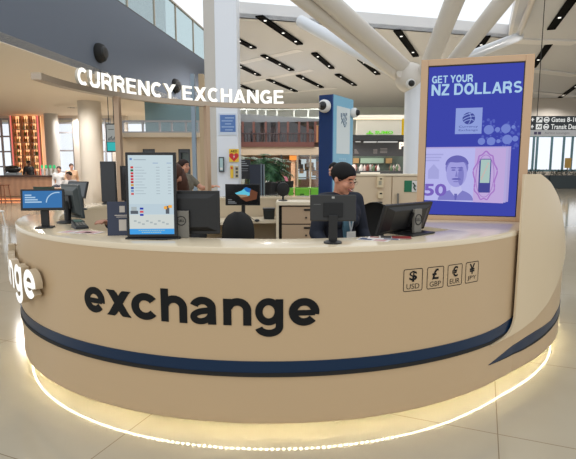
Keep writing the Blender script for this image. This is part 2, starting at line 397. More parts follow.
# ================================================================ COLUMNS, STRUTS
def column_box(name, label, x0, x1, Y, d, z1, m, bevel=.02):
    c = MB(); c.box(x0, x1, Y, Y+d, 0, z1); return tag(c.build(name, m, bevel=bevel), label, 'column')
M_PIL = mat('bluish_white_cladding', (230, 235, 244), .35)
column_box('pillar', 'square white clad pillar carrying the heart first aid sign', at(215.7, 100, 10).x, at(237.6, 100, 10).x, 10, .62, ZC+2, M_PIL)
M_RCOL = mat('white_render', (208, 200, 188), .55)
rc = MB(); x0 = at(75.5, 150, 20).x; x1 = at(98, 150, 20).x; rc.cyl(((x0+x1)/2, 20.5, 0), ((x0+x1)/2, 20.5, ZS), (x1-x0)/2, n=32)
tag(rc.build('column', M_RCOL, smooth=40), 'wide round white column beside the hanging menu screen', 'column')
rc = MB(); x0 = at(44.5, 150, 25).x; x1 = at(57.5, 150, 25).x; rc.cyl(((x0+x1)/2, 25.2, 0), ((x0+x1)/2, 25.2, ZS), (x1-x0)/2, n=28)
tag(rc.build('column', mat('grey_render', (186, 182, 176), .55), smooth=40), 'narrow grey white column right of the backlit bottle wall', 'column')
column_box('column', 'beige square column between the lift lobby and the white pillar', at(206, 150, 13).x, at(217, 150, 13).x, 13, .4, ZC, mat('grey_white_column', (206, 202, 196), .5))
lp = MB(); lp.box(at(192, 150, 14.5).x, at(196, 150, 14.5).x, 14.5, 14.65, 0, ZS); tag(lp.build('post', mat('blue_grey_metal', (140, 156, 172), .35, metal=.3), bevel=.01), 'slim blue grey metal post in front of the right lift door', 'post')
lp = MB(); lp.box(at(200, 150, 14.5).x, at(205, 150, 14.5).x, 14.5, 14.7, 0, ZS); tag(lp.build('post', mat('beige_post', (186, 164, 134), .45), bevel=.01), 'beige post just left of the second sign post', 'post')
# branching roof column behind the big screen
YC = 14.0
node = at(412, 74, YC)
rt = thing('branching_column', 'tall white steel column with branching roof struts behind the blue screen', 'column', (node.x, YC, 0))
M_STRUT = mat('cream_steel_paint', (214, 208, 200), .4); M_STRUT2 = mat('white_steel_paint', (226, 230, 236), .35)
inv = Matrix.Translation((-node.x, -YC, 0))
s = MB(inv); s.cyl((at(418, 160, YC).x, YC, 0), (at(416, 90, YC).x, YC, node.z-.1), .40, .31, n=28); s.build('shaft', M_PIL, rt, smooth=40)
def strut(p0, p1, r0, r1, m=M_STRUT):
    s = MB(inv); s.cyl(p0, p1, r0, r1, n=22); s.build('strut', m, rt, smooth=40)
strut(at(405, 69, YC), at(303, -22, 11.2), .22, .22)
strut(at(399, 75, YC+.1), at(276, -22, 11.2), .19, .19)
strut(at(403, 77, YC+.4), at(301, 21.5, 18.8), .17, .22, M_STRUT2)
strut(at(422, 82, YC), at(464.5, -25, 11.6), .22, .24)
strut(at(438, 82, YC+.1), at(521, -22, 11.6), .2, .22)
strut(at(425, 74, YC+.4), at(519, 36.5, 19.6), .17, .17, M_STRUT2)
strut(at(518, 37, 19.6), at(538, -14, 16), .1, .1)
s = MB(inv)
for q in ((401, 73), (412, 69.5)):
    p = at(*q, YC-.28); s.cyl(p, p+Vector((0, .35, 0)), .12, n=18)
s.build('pin', M_STRUT, rt, smooth=40)
s = MB(inv); c = at(410, 78, YC); s.ball(c, .42, 20, 12); s.build('node', M_STRUT, rt, smooth=180)
# ceiling light troughs
M_SPOT = glow('spot_lamp', (255, 250, 240), 1.3)
def spot(name, parent, loc, e, ang=150, c=(1, .97, .93), r=.06):
    l = bpy.data.lights.new(name, 'SPOT'); l.energy = e; l.spot_size = math.radians(ang); l.spot_blend = .6; l.color = c; l.shadow_soft_size = r
    o = bpy.data.objects.new(name, l); COL.objects.link(o); o.parent = parent; o.location = loc; return o
TRE = 540
def trough(i, p, q, w=.30, lamps=2, lbl=''):
    a = atz(*p, ZC-.09); b = atz(*q, ZC-.09); d = (b-a); Ln = d.length; rz = math.atan2(d.y, d.x)
    t = thing('ceiling_light_trough', lbl, 'light', ((a+b)/2), rz, 'black light troughs in the white ceiling')
    m = MB(); h = Ln/2; k = w/2
    m.box(-h, h, -k, k, .03, .06); m.box(-h, h, -k, -k+.03, 0, .03); m.box(-h, h, k-.03, k, 0, .03); m.box(-h, -h+.03, -k+.03, k-.03, 0, .03); m.box(h-.03, h, -k+.03, k-.03, 0, .03)
    m.build('housing', mat('trough_black', (9, 9, 10), .9, spec=.1), t)
    for j in range(lamps):
        s = MB(); x = -h+Ln*(j+.5+(.12 if j else -.12))/lamps; s.cyl((x, 0, .03), (x, 0, .006), .05, .06, n=12); s.build('lamp', M_SPOT, t)
        spot('lamp_beam', t, (x, 0, -.02), TRE)
TR = [((259,17),(300,45),3,'long light trough nearest the white pillar at the top of the ceiling'),
 ((314,54),(332,69),2,'light trough in the second row just left of the white strut tip'),
 ((263,56),(292,71),3,'light trough above the letters N and G of the sign'),
 ((298,76),(322,88),2,'light trough above the dome camera on the blue kiosk'),
 ((268,80),(296,92),2,'light trough just above the last letter of the overhead sign'),
 ((337,75),(355,86),2,'light trough above the front face of the blue kiosk'),
 ((360,60),(378,75),2,'light trough between the two steep struts and the column head'),
 ((397,31),(416,57),2,'steep light trough below the skylight left of the upright struts'),
 ((236,40),(254,49),2,'light trough whose near end is cut off by the white pillar, highest of three'),
 ((236,65),(259,76),2,'light trough cut off by the white pillar, middle of three'),
 ((236,84),(257,93),2,'light trough cut off by the white pillar, lowest of three'),
 ((478,50),(487,37),1,'short light trough right of the upright struts'),
 ((551,30),(577,-6),1,'large light trough at the top right corner'),
 ((533,68),(549,45),1,'light trough touching the top right corner of the big screen'),
 ((560,98),(580,84),2,'light trough at the right edge above the gates sign'),
 ((546,107),(557,101),1,'smallest light trough just above the gates sign')]
for i, (p, q, n, lb) in enumerate(TR): trough(i, p, q, .30, n, lb)
# soffit downlights over the bar
M_DL = glow('downlight_glow', (255, 246, 225), 2.2)
DLS = [((61,93),'round soffit downlight left of the sign rail post'), ((80,114),'round soffit downlight above the round white column'),
       ((131,112),'round soffit downlight right of the first sign post'), ((3,79),'round soffit downlight at the left edge of the photo')]
for q, lb in DLS:
    p = atz(*q, ZS); t = thing('downlight', lb, 'light', p, 0, 'downlights in the beige soffit')
    m = MB(); m.lathe([(.30, -.012), (.30, 0), (.22, 0), (.22, -.012)], n=20); m.build('trim_ring', M_WHITE, t)
    m = MB(); m.cyl((0,0,-.006), (0,0,0), .215, n=20); m.build('lens', M_DL, t); spot('downlight_beam', t, (0, 0, -.03), 560, 168, r=.06)
p = atz(72, 106, ZS); p.z -= .075; m = MB(); m.lathe([(.55, 0), (.75, .05), (.2, .05), (.2, 0)], p, 24); m.lathe([(.2, 0), (.2, .04), (.0001, .04)], p, 24, 1)
tag(m.build('air_diffuser', [M_SOFF, M_DARK]), 'round beige air diffuser in the soffit above the bar', 'vent')
# speakers on the slate wall
def on_spandrel(px, py):
    lo_, hi_ = 5, 30
    for _ in range(50):
        Y = (lo_+hi_)/2; P = at(px, py, Y); f = (P.x-sA.x)*sd.y-(P.y-sA.y)*sd.x
        if f > 0: lo_ = Y
        else: hi_ = Y
    return at(px, py, Y)
wn_ = Vector((sd.y, -sd.x, 0))
for (q, r, lb) in (((98.5, 53), .28, 'round black wall speaker on the slate grey wall above the letters'), ((174.5, 86), .3, 'round black wall speaker partly behind the letter Y of the sign')):
    p = on_spandrel(*q); t = thing('wall_speaker', lb, 'speaker', p, math.atan2(wn_.y, wn_.x), 'speakers on the slate wall')
    m = MB(Matrix.Rotation(PI/2, 4, 'Y')); m.lathe([(r, 0), (r, .06), (r*.86, .16), (r*.7, .19)], n=24); m.build('housing', M_BLACKM, t, smooth=40)
    m = MB(Matrix.Rotation(PI/2, 4, 'Y')); m.lathe([(r*.68, .19), (r*.55, .235), (.001, .25)], n=24); m.build('grille', M_BLACK, t, smooth=40)
# glass balustrade on the mezzanine edge
bt = thing('glass_balustrade', 'clear glass balustrade with steel handrail on top of the slate wall', 'railing', (sA.x, sA.y, ztop), math.atan2(sd.y, sd.x))
Lb = (sB-sA).length; m = MB(); hb = 1.55
npan = 8
for i in range(npan):
    m = MB(); a = Lb*i/npan+.03; b = Lb*(i+1)/npan-.03; m.box(a, b, .1, .112, .05, hb); m.build('glass_panel', glass('balustrade_glass', (214, 228, 230), .25), bt)
m = MB(); m.box(0, Lb, .05, .16, hb, hb+.06); m.build('handrail', M_STEEL, bt)
m = MB(); m.box(0, Lb, .02, .2, 0, .06); m.build('base_channel', mat('dark_channel', (60, 62, 66), .4), bt)
for i in range(npan+1):
    m = MB(); x = Lb*i/npan; m.box(x-.025, x+.025, .07, .14, .05, hb); m.build('post', M_STEEL, bt)
# ================================================================ THE CURRENCY COUNTER
CX, CY, R = -.105, 4.835, 2.31
def interp(x, xs, ys):
    if x <= xs[0]: return ys[0]
    for i in range(len(xs)-1):
        if x <= xs[i+1]: return ys[i]+(ys[i+1]-ys[i])*(x-xs[i])/(xs[i+1]-xs[i])
    return ys[-1]
RX = [0, 36, 41, 46, 51, 55, 60, 66.6, 72, 75.6, 85, 95, 110, 125]
RY = [2.31, 2.311, 2.317, 2.331, 2.368, 2.404, 2.452, 2.525, 2.585, 2.62, 2.71, 2.79, 2.88, 2.95]
def rs(th): return interp(th, RX, RY)
def pol(th, r, z):   # counter-local polar: 0 deg faces the camera, positive to the right
    a = math.radians(th); return Vector((r*math.sin(a), -r*math.cos(a), z))
def frange(a, b, st):
    n = max(1, round(abs(b-a)/st)); return [a+(b-a)*i/n for i in range(n+1)]
ctr = thing('currency_counter', 'round cream exchange counter with navy stripe, black lettering and lit base', 'counter', (CX, CY, 0))
def shell(mb, ths, r0, r1, z0, z1, mi=None, skew=0):
    g = lambda f, t: f(t) if callable(f) else f
    mb.loop([[pol(t+skew, g(r0, t), g(z0, t)), pol(t, g(r1, t), g(z0, t)), pol(t, g(r1, t), g(z1, t)), pol(t+skew, g(r0, t), g(z1, t))] for t in ths], mi=mi)
ZTOP = 1.09
TH0, TH1 = -207, 122
SWX = [36, 37.9, 39.7, 46.1, 52.1, 58.4, 63.1, 67.1, 70, 73]; SWY = [.40, .360, .365, .375, .414, .494, .588, .68, .735, .76]
TPX = [45, 51.06, 55.2, 60, 62.5, 65.4, 67.6, 70, 73]; TPY = [1.468, 1.467, 1.408, 1.291, 1.201, 1.057, .965, .87, .765]
def low_top(t):
    if t < 46.6 and not isinstance(t, bool) and t < 45.45: return interp(t, SWX, SWY)
    if t <= 73: return min(interp(t, TPX, TPY)-.012, 9)
    return interp(t, [73, 85, 100, 122], [.753, .62, .5, .42])
fp = MB()
shell(fp, frange(TH0, 74, 1.5), R-.03, R, lambda t: .40 if t < 37 else .34, 1.056)
shell(fp, frange(TH0, 36, 1.5)+frange(36.5, 45.9, .7), lambda t: rs(t)-.03, rs, .09, lambda t: interp(t, SWX, SWY))
shell(fp, frange(45.9, TH1, 1), lambda t: rs(t+3.4)-.035, rs, .09, low_top, None, 3.4)
fp.build('front_panel', M_COUNTER, ctr, smooth=30)
# raised pale wing panel on the right with its swoosh lower edge
def wing_hi(t):
    if t < 45.32: return interp(t, [37.9, 40, 42, 43.5, 44.5, 45.0, 45.2, 45.3], [.361, .366, .380, .402, .432, .462, .49, .56])
    return interp(t, TPX, TPY)
wp = MB(); shell(wp, frange(37.9, 45.2, .3)+[45.25, 45.3, 45.35]+frange(45.5, 73, .5), lambda t: rs(t)+.001, lambda t: rs(t)+.014, lambda t: interp(t, SWX, SWY), lambda t: max(wing_hi(t), interp(t, SWX, SWY)+.001))
wp.build('wing_panel', M_WING, ctr, smooth=30)
# counter top: narrow ledge, wide plate under the screen on the right
def rin(t):
    if t <= 37.5: return 1.995
    if t < 38.5: return 1.995-(t-37.5)*.62
    return 1.375
def rout(t): return max(R+.002, rs(t)-.036)
tp = MB(); secs = []
for t in frange(TH0, 37.5, 1.5)+[38, 38.5]+frange(39, 88, 1.2):
    a, b = rin(t), rout(t)
    secs.append([pol(t, a, 1.056), pol(t, b, 1.056), pol(t, b, 1.080), pol(t, b-.004, 1.087), pol(t, b-.012, ZTOP), pol(t, a+.006, ZTOP), pol(t, a, 1.084)])
tp.loop(secs); tp.build('counter_top', M_TOP, ctr, smooth=35)
ip = MB(); shell(ip, frange(TH0, 37.5, 1.5)+[38.5]+frange(39, 88, 1.5), lambda t: rin(t)+.008, lambda t: rin(t)+.03, 0, 1.056)
ip.build('inner_panel', M_CREAMW, ctr, smooth=30)
# recessed plinth, soffit and LED strip under the front
pl = MB(); shell(pl, frange(TH0, TH1, 1.5), lambda t: rs(t)-.24, lambda t: rs(t)-.21, 0, .125); pl.build('plinth', mat('plinth_white', (238, 234, 222), .4), ctr, smooth=30)
un = MB(); shell(un, frange(TH0, TH1, 1.5), lambda t: rs(t)-.21, lambda t: rs(t)-.03, .097, .115); un.build('underside', mat('underside_grey', (120, 112, 96), .6), ctr, smooth=30)
le = MB(); ths = frange(TH0, TH1, .42)
M_LED = glow('led_yellow_white', (255, 245, 203), 92); M_LEDT = mat('led_tape', (240, 235, 215), .5)
for i in range(len(ths)-1): shell(le, ths[i:i+2], lambda t: rs(t)-.052, lambda t: rs(t)-.046, .0925, .0968, 0 if i % 2 else 1)
le.build('led_strip', [M_LED, M_LEDT], ctr, recalc=False)
# navy stripe and its black lower edge
def strip_band(name, ths, zlo, zhi, rf, d, m):
    b = MB(); shell(b, ths, lambda t: rf(t)-.004, lambda t: rf(t)+d, zlo, lambda t: max(zhi(t), zlo(t)+.0005)); return b.build(name, m, ctr, smooth=30)
SHX = [31.8, 36, 41.2, 46.4, 50.1]; SHY = [.455, .456, .463, .482, .508]
SLX = [32.6, 37.9, 44.35, 49.3, 50.1]; SLY = [.3665, .3665, .393, .459, .507]
bandth = frange(-200, 31, 1.5)+frange(31.5, 50.1, .7)
bw = lambda t: interp(t, [31.8, 40, 50], [.024, .018, .0])
strip_band('stripe', bandth, lambda t: interp(t, SLX, SLY)+bw(t), lambda t: interp(t, SHX, SHY), lambda t: R, .006, M_NAVY)
strip_band('stripe_edge', bandth, lambda t: interp(t, SLX, SLY), lambda t: interp(t, SLX, SLY)+bw(t), lambda t: R, .009, M_BLACKM)
BTX = [37.9, 44.1, 50, 54, 58, 62, 66.5, 75, 95]; BTY = [.226, .275, .302, .311, .310, .309, .338, .36, .36]
BBX = [37.9, 41.5, 49.9, 59.1, 65.8, 75, 95]; BBY = [.225, .220, .214, .226, .245, .27, .29]
strip_band('swoosh', frange(37.9, 95, .8), lambda t: interp(t, BBX, BBY)+interp(t, [37.9, 46, 60], [0, .01, .02]), lambda t: interp(t, BTX, BTY), rs, .004, M_NAVY)
strip_band('swoosh_edge', frange(38.2, 95, .8), lambda t: interp(t, BBX, BBY), lambda t: interp(t, BBX, BBY)+interp(t, [37.9, 46, 60], [.0005, .01, .02]), rs, .005, M_BLACKM)
# black word on the front
def front(R_):
    return lambda s_, z, d: pol(math.degrees(s_/R_), R_+d, z)
K = math.pi/180*R
for ch, t0, t1 in (('e',-28.95,-24.85),('x',-24.25,-20.25),('c',-19.95,-15.6),('h',-15.16,-11.3),('a',-10.9,-6.75),('n',-6.15,-2.35),('g',-1.8,2.1),('e',2.72,6.86)):
    sc = .151; w = GLY[ch][0]
    fx = (t1-t0)*K/(w*sc)
    def fn(s_, z, d, t0=t0, fx=fx): return pol(t0+(s_*fx)/K, R+d, z)
    letter(ch, fn, sc, 0, .6585, -.002, .004, [M_LETTER], ctr)
# lit channel letters on the left flank, the same word
M_LIT = glow('lit_white_face', (255, 255, 250), 1.15); M_RET = mat('letter_return', (196, 178, 150), .35)
R2 = 2.31; K2 = math.pi/180*R2
sx = -66.0
tpos = -39.6
for ch in 'egnahcxe':
    w = GLY[ch][0]*.19; dt = w/K2*1.0; t0 = tpos-dt
    def fn(s_, z, d, t0=t0): return pol(t0+s_/K2, R2+d, z)
    letter(ch, fn, .19, 0, .66, .02, .068, [M_LIT, M_RET], ctr, 'lit_letter')
    tpos = t0-.75
# currency icons
for t0, t1, sym, code in ((19.12, 22.35, '$', 'USD'), (23.1, 26.2, '£', 'GBP'), (26.95, 29.97, '€', 'EUR'), (30.7, 33.75, '¥', 'JPY')):
    ic = MB(); w = (t1-t0)*K; h = .131; z0 = .812; rr = .012; lw_ = .0042
    def fn(s_, z, d, t0=t0): return pol(t0+s_/K, R+d, z)
    def rr_path(i):
        pts = []
        for cx_, cz_, a0 in ((w-rr, rr, -90), (w-rr, h-rr, 0), (rr, h-rr, 90), (rr, rr, 180)):
            for k in range(6):
                a = math.radians(a0+90*k/5); pts.append((cx_+(rr-i)*math.cos(a), cz_+(rr-i)*math.sin(a)))
        return pts
    A, B = rr_path(0), rr_path(lw_); n = len(A)
    ic.add([fn(a, z0+b, .0015) for a, b in A]+[fn(a, z0+b, .0015) for a, b in B], [(i, (i+1) % n, n+(i+1) % n, n+i) for i in range(n)])
    text(ic, sym, w*.30, z0+.055, w*.40, .064, fn, .025); text(ic, code, w*.17, z0+.014, w*.66, .030, fn, -.004)
    ic.build('currency_icon', M_LETTER, ctr, recalc=False)
# ================================================================ OVERHEAD SIGN
RS, ZR = 2.33, 2.385
sg = thing('overhead_sign', 'overhead curved rail sign with white standing letters on steel posts', 'sign', (CX, CY, 0))
m = MB(); ths = frange(-89, -194, 2)
m.loop([[pol(t, RS-.05, ZR-.032), pol(t, RS+.05, ZR-.032), pol(t, RS+.05, ZR+.032), pol(t, RS-.05, ZR+.032)] for t in ths]); m.build('rail', M_STEEL, sg, smooth=30)
M_POST = mat('sign_post_steel', (176, 150, 126), .3, metal=.85)
for t in (-120, -153):
    m = MB(Matrix.Translation(pol(t, RS-.06, 0)) @ Matrix.Rotation(math.radians(t+20), 4, 'Z')); m.box(-.033, .033, -.033, .033, ZTOP, ZR-.03); m.box(-.09, .09, -.09, .09, ZTOP, ZTOP+.012); m.build('post', M_POST, sg, bevel=.004)
    m = MB(); a = pol(t, RS-.06, ZR-.045); b = pol(t, RS, ZR-.045); m.cyl(a, b, .02, n=10); m.build('bracket', M_POST, sg)
M_SIGNW = glow('sign_white_face', (255, 253, 245), 1.35); M_SIGNR = mat('sign_letter_return', (205, 196, 180), .4)
KS = math.pi/180*RS
def sign_word(word, ta, tb):
    sc = .192; tot = sum(GLY[c][0] for c in word)*sc; gap = (abs(tb-ta)*KS-tot)/(len(word)-1); x = 0
    for c in word:
        def fn(s_, z, d, x=x): return pol(ta-(x+s_)/KS, RS-d, z)
        letter(c, fn, sc, 0, ZR+.032, -.012, .025, [M_SIGNW, M_SIGNR], sg)
        x += GLY[c][0]*sc+gap
sign_word('CURRENCY', -106.0, -142.2); sign_word('EXCHANGE', -144.8, -181.2)
# ================================================================ BLUE KIOSK behind the counter
kp = at(333, 95, 7.6); kq = at(353, 100, 8.25)
krz = math.atan2(kq.y-kp.y, kq.x-kp.x); kw = (Vector((kq.x, kq.y, 0))-Vector((kp.x, kp.y, 0))).length
ZK = 2.62
kt = thing('blue_kiosk', 'tall navy and light blue advertising kiosk with white poster behind the clerk', 'kiosk', (kp.x, kp.y, 0), krz)
m = MB(); m.box(.0, kw, .012, .24, 0, ZK); m.box(0, .012, 0, .24, 0, ZK); m.build('body', mat('kiosk_navy', (36, 74, 142), .35), kt)
m = MB(); m.box(.014, kw, -.008, .012, 0, ZK); m.build('front_panel', mat('kiosk_light_blue', (136, 192, 222), .3), kt)
m = MB(); m.box(.16*kw/1.0, .82*kw, -.014, -.008, 1.72, 2.46); m.build('poster', mat('kiosk_poster_white', (222, 232, 236), .3), kt)
m = MB(); f = flat(-.015)
for i in range(4):
    m.tube([(.5*kw-.10+.2*k/10, -.016, 2.2+.03*i+.05*math.sin(k*.7+i)) for k in range(11)], .007, 5)
for i in range(3): m.box(.5*kw-.12+.09*i, .5*kw-.06+.09*i, -.016, -.014, 2.30+.02*i, 2.36+.01*i)
m.build('emblem', mat('kiosk_emblem_grey', (120, 140, 160), .4), kt)
m = MB()
for r_ in range(3):
    for k in range(4): m.box(.3*kw+k*.07, .3*kw+k*.07+.05, -.012, -.008, 1.62-r_*.05, 1.65-r_*.05)
m.build('caption_marks', mat('kiosk_caption', (170, 210, 230), .4), kt)
def dome_cam(p, rz, lb, s=1.0):
    t = thing('dome_camera', lb, 'camera', p, rz, 'dome security cameras')
    q = Matrix.Rotation(PI/2, 4, 'X')
    m = MB(q); m.lathe([(.10*s, 0), (.115*s, .03*s), (.112*s, .09*s), (.085*s, .13*s)], n=20); m.build('housing', M_WHITE, t, smooth=40)
    m = MB(q); m.lathe([(.075*s, .13*s), (.06*s, .175*s), (.001, .195*s)], n=18); m.build('lens_dome', M_BLACK, t, smooth=60)
def on_k(x, y, z): return Vector((kp.x, kp.y, 0))+Matrix.Rotation(krz, 3, 'Z') @ Vector((x, y, z))
dome_cam(on_k(0, .12, at(326, 106, 7.6).z), krz-PI/2, 'white dome camera on the dark left side of the blue kiosk', .88)
dome_cam(on_k(kw*.93, -.008, at(351, 113, 8.2).z), krz, 'white dome camera on the front right edge of the blue kiosk', .72)
dome_cam((at(410.5, 84, 13.4).x, YC-.56, at(410.5, 84, 13.4).z), 0, 'white and black dome camera at the top of the branching column', 1.15)
# ================================================================ SCREENS AND DEVICES ON THE COUNTER
def scr(name, rgb, s=1): return glow(name, rgb, s)
# big standing advertising screen
P0 = Vector((1.053, 3.93, 0)); P1 = Vector((1.84, 3.71, 0))
bw_ = (P1-P0).length; brz = math.atan2(P1.y-P0.y, P1.x-P0.x); BH = 1.262
bs = thing('advertising_screen', 'large portrait advertising screen in a beige frame showing purple banknotes', 'screen', (P0.x, P0.y, ZTOP), brz)
M_BFR = mat('screen_frame_beige', (206, 172, 138), .42)
fx0, fx1, fz0, fz1 = .055, bw_-.062, .035, BH-.05
m = MB(); m.box(0, fx0, 0, .12, .0, BH); m.box(fx1, bw_, 0, .12, 0, BH); m.box(fx0, fx1, 0, .12, 0, fz0); m.box(fx0, fx1, 0, .12, fz1, BH); m.box(fx0, fx1, .05, .12, fz0, fz1); m.build('frame', M_BFR, bs, bevel=.004)
sw, sh = fx1-fx0, fz1-fz0
m = MB(); m.box(fx0, fx1, .016, .05, fz0, fz1); sc_ = m.build('display', scr('screen_blue', (62, 70, 168), 1.0), bs)
m = MB(); g = .006; m.box(fx0, fx0+g, .008, .016, fz0, fz1); m.box(fx1-g, fx1, .008, .016, fz0, fz1); m.box(fx0, fx1, .008, .016, fz1-g*1.4, fz1); m.box(fx0, fx1, .008, .016, fz0, fz0+g); m.build('bezel', M_BLACK, bs)
def X(u): return fx0+u*sw
def Z(v): return fz1-v*sh
f = flat(.0145)
def words(txt, x0, z0, x1, h):
    adv = [(GLY[c][0]+.10 if c != ' ' else .36) for c in txt]; k = (x1-x0)/(sum(adv)-.10); x = x0
    for c, a_ in zip(txt, adv):
        if c != ' ':
            def fn(s_, z, d, x=x): return Vector((x+s_*k, .0150-d, z0+z*h))
            letter(c, fn, 1.0, 0, 0, 0, .0012, [M_HEAD], bs)
        x += a_*k
M_HEAD = scr('headline_pale_blue', (170, 204, 232))
words('GET YOUR', X(.045), Z(.112), X(.48), .056); words('NZ DOLLARS', X(.045), Z(.193), X(.985), .086)
m = MB(); m.box(X(.315), X(.595), .0135, .016, Z(.45), Z(.28)); lg = m.build('logo_card', scr('logo_card_blue', (142, 158, 218)), bs)
cx_, cz_ = X(.455), Z(.348); q = Matrix.Translation((cx_, .0125, cz_)) @ Matrix.Rotation(PI/2, 4, 'X')
mm = MB(q); N_ = 26
mm.add([(math.cos(2*PI*k/N_)*.046, math.sin(2*PI*k/N_)*.046, 0) for k in range(N_)], [tuple(range(N_))])
mm.build('globe', scr('logo_dark_blue', (66, 76, 150)), lg, recalc=False)
mm = MB()
for k, (a, b) in enumerate(((.3, 1.0), (-.2, .8), (-.9, .4))):
    mm.tube([(cx_+.044*math.cos(PI*i/12)*(1-.1*k), .0118, cz_+(.026-.026*k)+.016*math.sin(PI*i/12+b)) for i in range(13)], .0034, 5)
mm.tube([(cx_+.016*math.sin(i*PI/12), .0118, cz_-.042+.084*i/12) for i in range(13)], .0030, 5)
mm.build('globe_lines', scr('logo_card_blue', (142, 158, 218)), lg)
mm = MB(); text(mm, 'Currency', cx_-.07, Z(.412), .14, .020, flat(.013), .0); text(mm, 'Exchange', cx_-.07, Z(.435), .14, .020, flat(.013), .0); mm.build('caption', scr('logo_dark_blue', (66, 76, 150)), lg, recalc=False)
rnd = random.Random(3)
def disc(mb, u, v, r, y, n=22):
    mb.add([(X(u)+r*math.cos(2*PI*k/n), y, Z(v)+r*math.sin(2*PI*k/n)) for k in range(n)], [tuple(range(n))])
for u, v, r in ((.67,.425,.036),(.845,.42,.034),(.76,.425,.019),(.92,.41,.014),(.60,.50,.027),(.70,.50,.031),(.865,.49,.036),(.775,.50,.015),(.945,.485,.022)):
    m = MB(); disc(m, u, v, r, .0142); m.build('bubble', scr('bubble_pale', (116, 132, 206)), bs, recalc=False)
m2 = MB()
for k in range(70): disc(m2, .60+rnd.random()*.385, .36+rnd.random()*.19, .004+rnd.random()*.008, .0150, 9)
sb_ = m2.build('bubble_pattern', scr('bubble_dim', (86, 98, 186)), bs, recalc=False); sb_['kind'] = 'stuff'
for k, (dx, dz) in enumerate(((.05, .012), (.025, .006), (0, 0))):
    y = .0148-.0006*k
    m = MB(); m.add([(X(0), y, Z(.897)+dz*.2), (X(.86+dx), y, Z(.91)+dz), (X(.86+dx), y, Z(.545)+dz), (X(0), y, Z(.545)+dz)], [(0, 1, 2, 3)])
    bn = m.build('banknote', scr('note_edge%d' % k, ((170, 158, 212), (178, 168, 218), (182, 182, 234))[k]), bs, recalc=False)
y = .0128; fb = flat(y)
m = MB(); m.add([(X(.54), y+.0002, Z(.905)), (X(.86), y+.0002, Z(.91)), (X(.86), y+.0002, Z(.545)), (X(.54), y+.0002, Z(.545))], [(0,1,2,3)]); m.build('note_tint', scr('note_pink', (190, 168, 218)), bn, recalc=False)
m = MB(); text(m, '50', X(.0), Z(.868), .175, .100, fb, .03); m.build('numeral', scr('note_purple', (120, 98, 186)), bn, recalc=False)
m = MB(); m.add([(X(.04), y, Z(.75)), (X(.16), y, Z(.75)), (X(.16), y, Z(.69)), (X(.10), y, Z(.65)), (X(.04), y, Z(.69))], [(0,1,2,3,4)])
for k in range(3): m.box(X(.0), X(.20-.02*k), y, y+.0003, Z(.590+.02*k), Z(.580+.02*k))
m.build('note_print', scr('note_faint', (164, 164, 218)), bn, recalc=False)
def ell(mb, u, v, ru, rv, yy, n=30, a0=0, a1=360):
    mb.add([(X(u)+ru*math.cos(math.radians(a0+(a1-a0)*k/n)), yy, Z(v)+rv*math.sin(math.radians(a0+(a1-a0)*k/n))) for k in range(n+(1 if a1-a0 < 360 else 0))], [tuple(range(n+(1 if a1-a0 < 360 else 0)))])
pm = [scr('portrait_light', (160, 158, 220)), scr('portrait_mid', (128, 126, 196)), scr('portrait_dark', (104, 102, 178)), scr('portrait_pale', (190, 190, 234))]
m = MB(); m.cur = 1; ell(m, .35, .895, .135, .085, y, 24, 0, 180)
m.cur = 3; m.add([(X(.29), y-.0003, Z(.83)), (X(.35), y-.0003, Z(.875)), (X(.42), y-.0003, Z(.83)), (X(.40), y-.0003, Z(.79)), (X(.30), y-.0003, Z(.79))], [(0,1,2,3,4)])
m.cur = 1; ell(m, .352, .672, .086, .092, y-.0004)
m.cur = 0; ell(m, .352, .71, .078, .112, y-.0008)
m.cur = 2; m.add([(X(.352)+.088*math.cos(a), y-.0012, Z(.655)+.075*math.sin(a)) for a in [math.radians(5+175*k/20) for k in range(21)]]+[(X(.352)+.072*math.cos(a), y-.0012, Z(.655)+(.030+.012*math.cos(a*2))*math.sin(a)) for a in [math.radians(180-180*k/14) for k in range(15)]], [tuple(range(36))])
ell(m, .352, .752, .036, .0105, y-.0013, 20, 0, 180); ell(m, .352, .752, .036, .006, y-.0013, 20, 180, 360)
for u in (.318, .388): ell(m, u, .690, .017, .0055, y-.0012); ell(m, u, .675, .024, .005, y-.0012)
m.cur = 1; m.add([(X(.352), y-.0011, Z(.69)), (X(.337), y-.0011, Z(.735)), (X(.367), y-.0011, Z(.735))], [(0, 1, 2)]); ell(m, .352, .768, .024, .005, y-.0012)
m.cur = 1; ell(m, .40, .73, .022, .075, y-.00095)
m.cur = 2; m.add([(X(.335), y-.001, Z(.85)), (X(.37), y-.001, Z(.85)), (X(.36), y-.001, Z(.895)), (X(.345), y-.001, Z(.895))], [(0,1,2,3)])
m.build('portrait', pm, bn, recalc=False)
m = MB()
m.tube([(X(.655)+.082*math.cos(a)*(1+.10*math.sin(7*a)), y, Z(.73)+.185*math.sin(a)*(1+.05*math.sin(9*a))) for a in [2*PI*k/70 for k in range(71)]], .006, 5)
m.tube([(X(.655)+.066*math.cos(a), y, Z(.73)+.165*math.sin(a)) for a in [2*PI*k/50 for k in range(51)]], .003, 5)
m.build('ornament', scr('note_magenta', (166, 122, 198)), bn)
m = MB(); m.box(X(.59), X(.715), y-.0006, y, Z(.84), Z(.615)); m.cur = 1; m.box(X(.605), X(.705), y-.0012, y-.0006, Z(.775), Z(.62))
for k in range(6): m.cur = 2; m.box(X(.615+.012*k), X(.63+.012*k), y-.0016, y-.0012, Z(.755-.02*k), Z(.73-.018*k))
m.build('clear_window', [scr('note_window_blue', (70, 72, 146)), scr('note_foil', (170, 196, 190)), scr('note_foil_gold', (196, 182, 176))], bn)
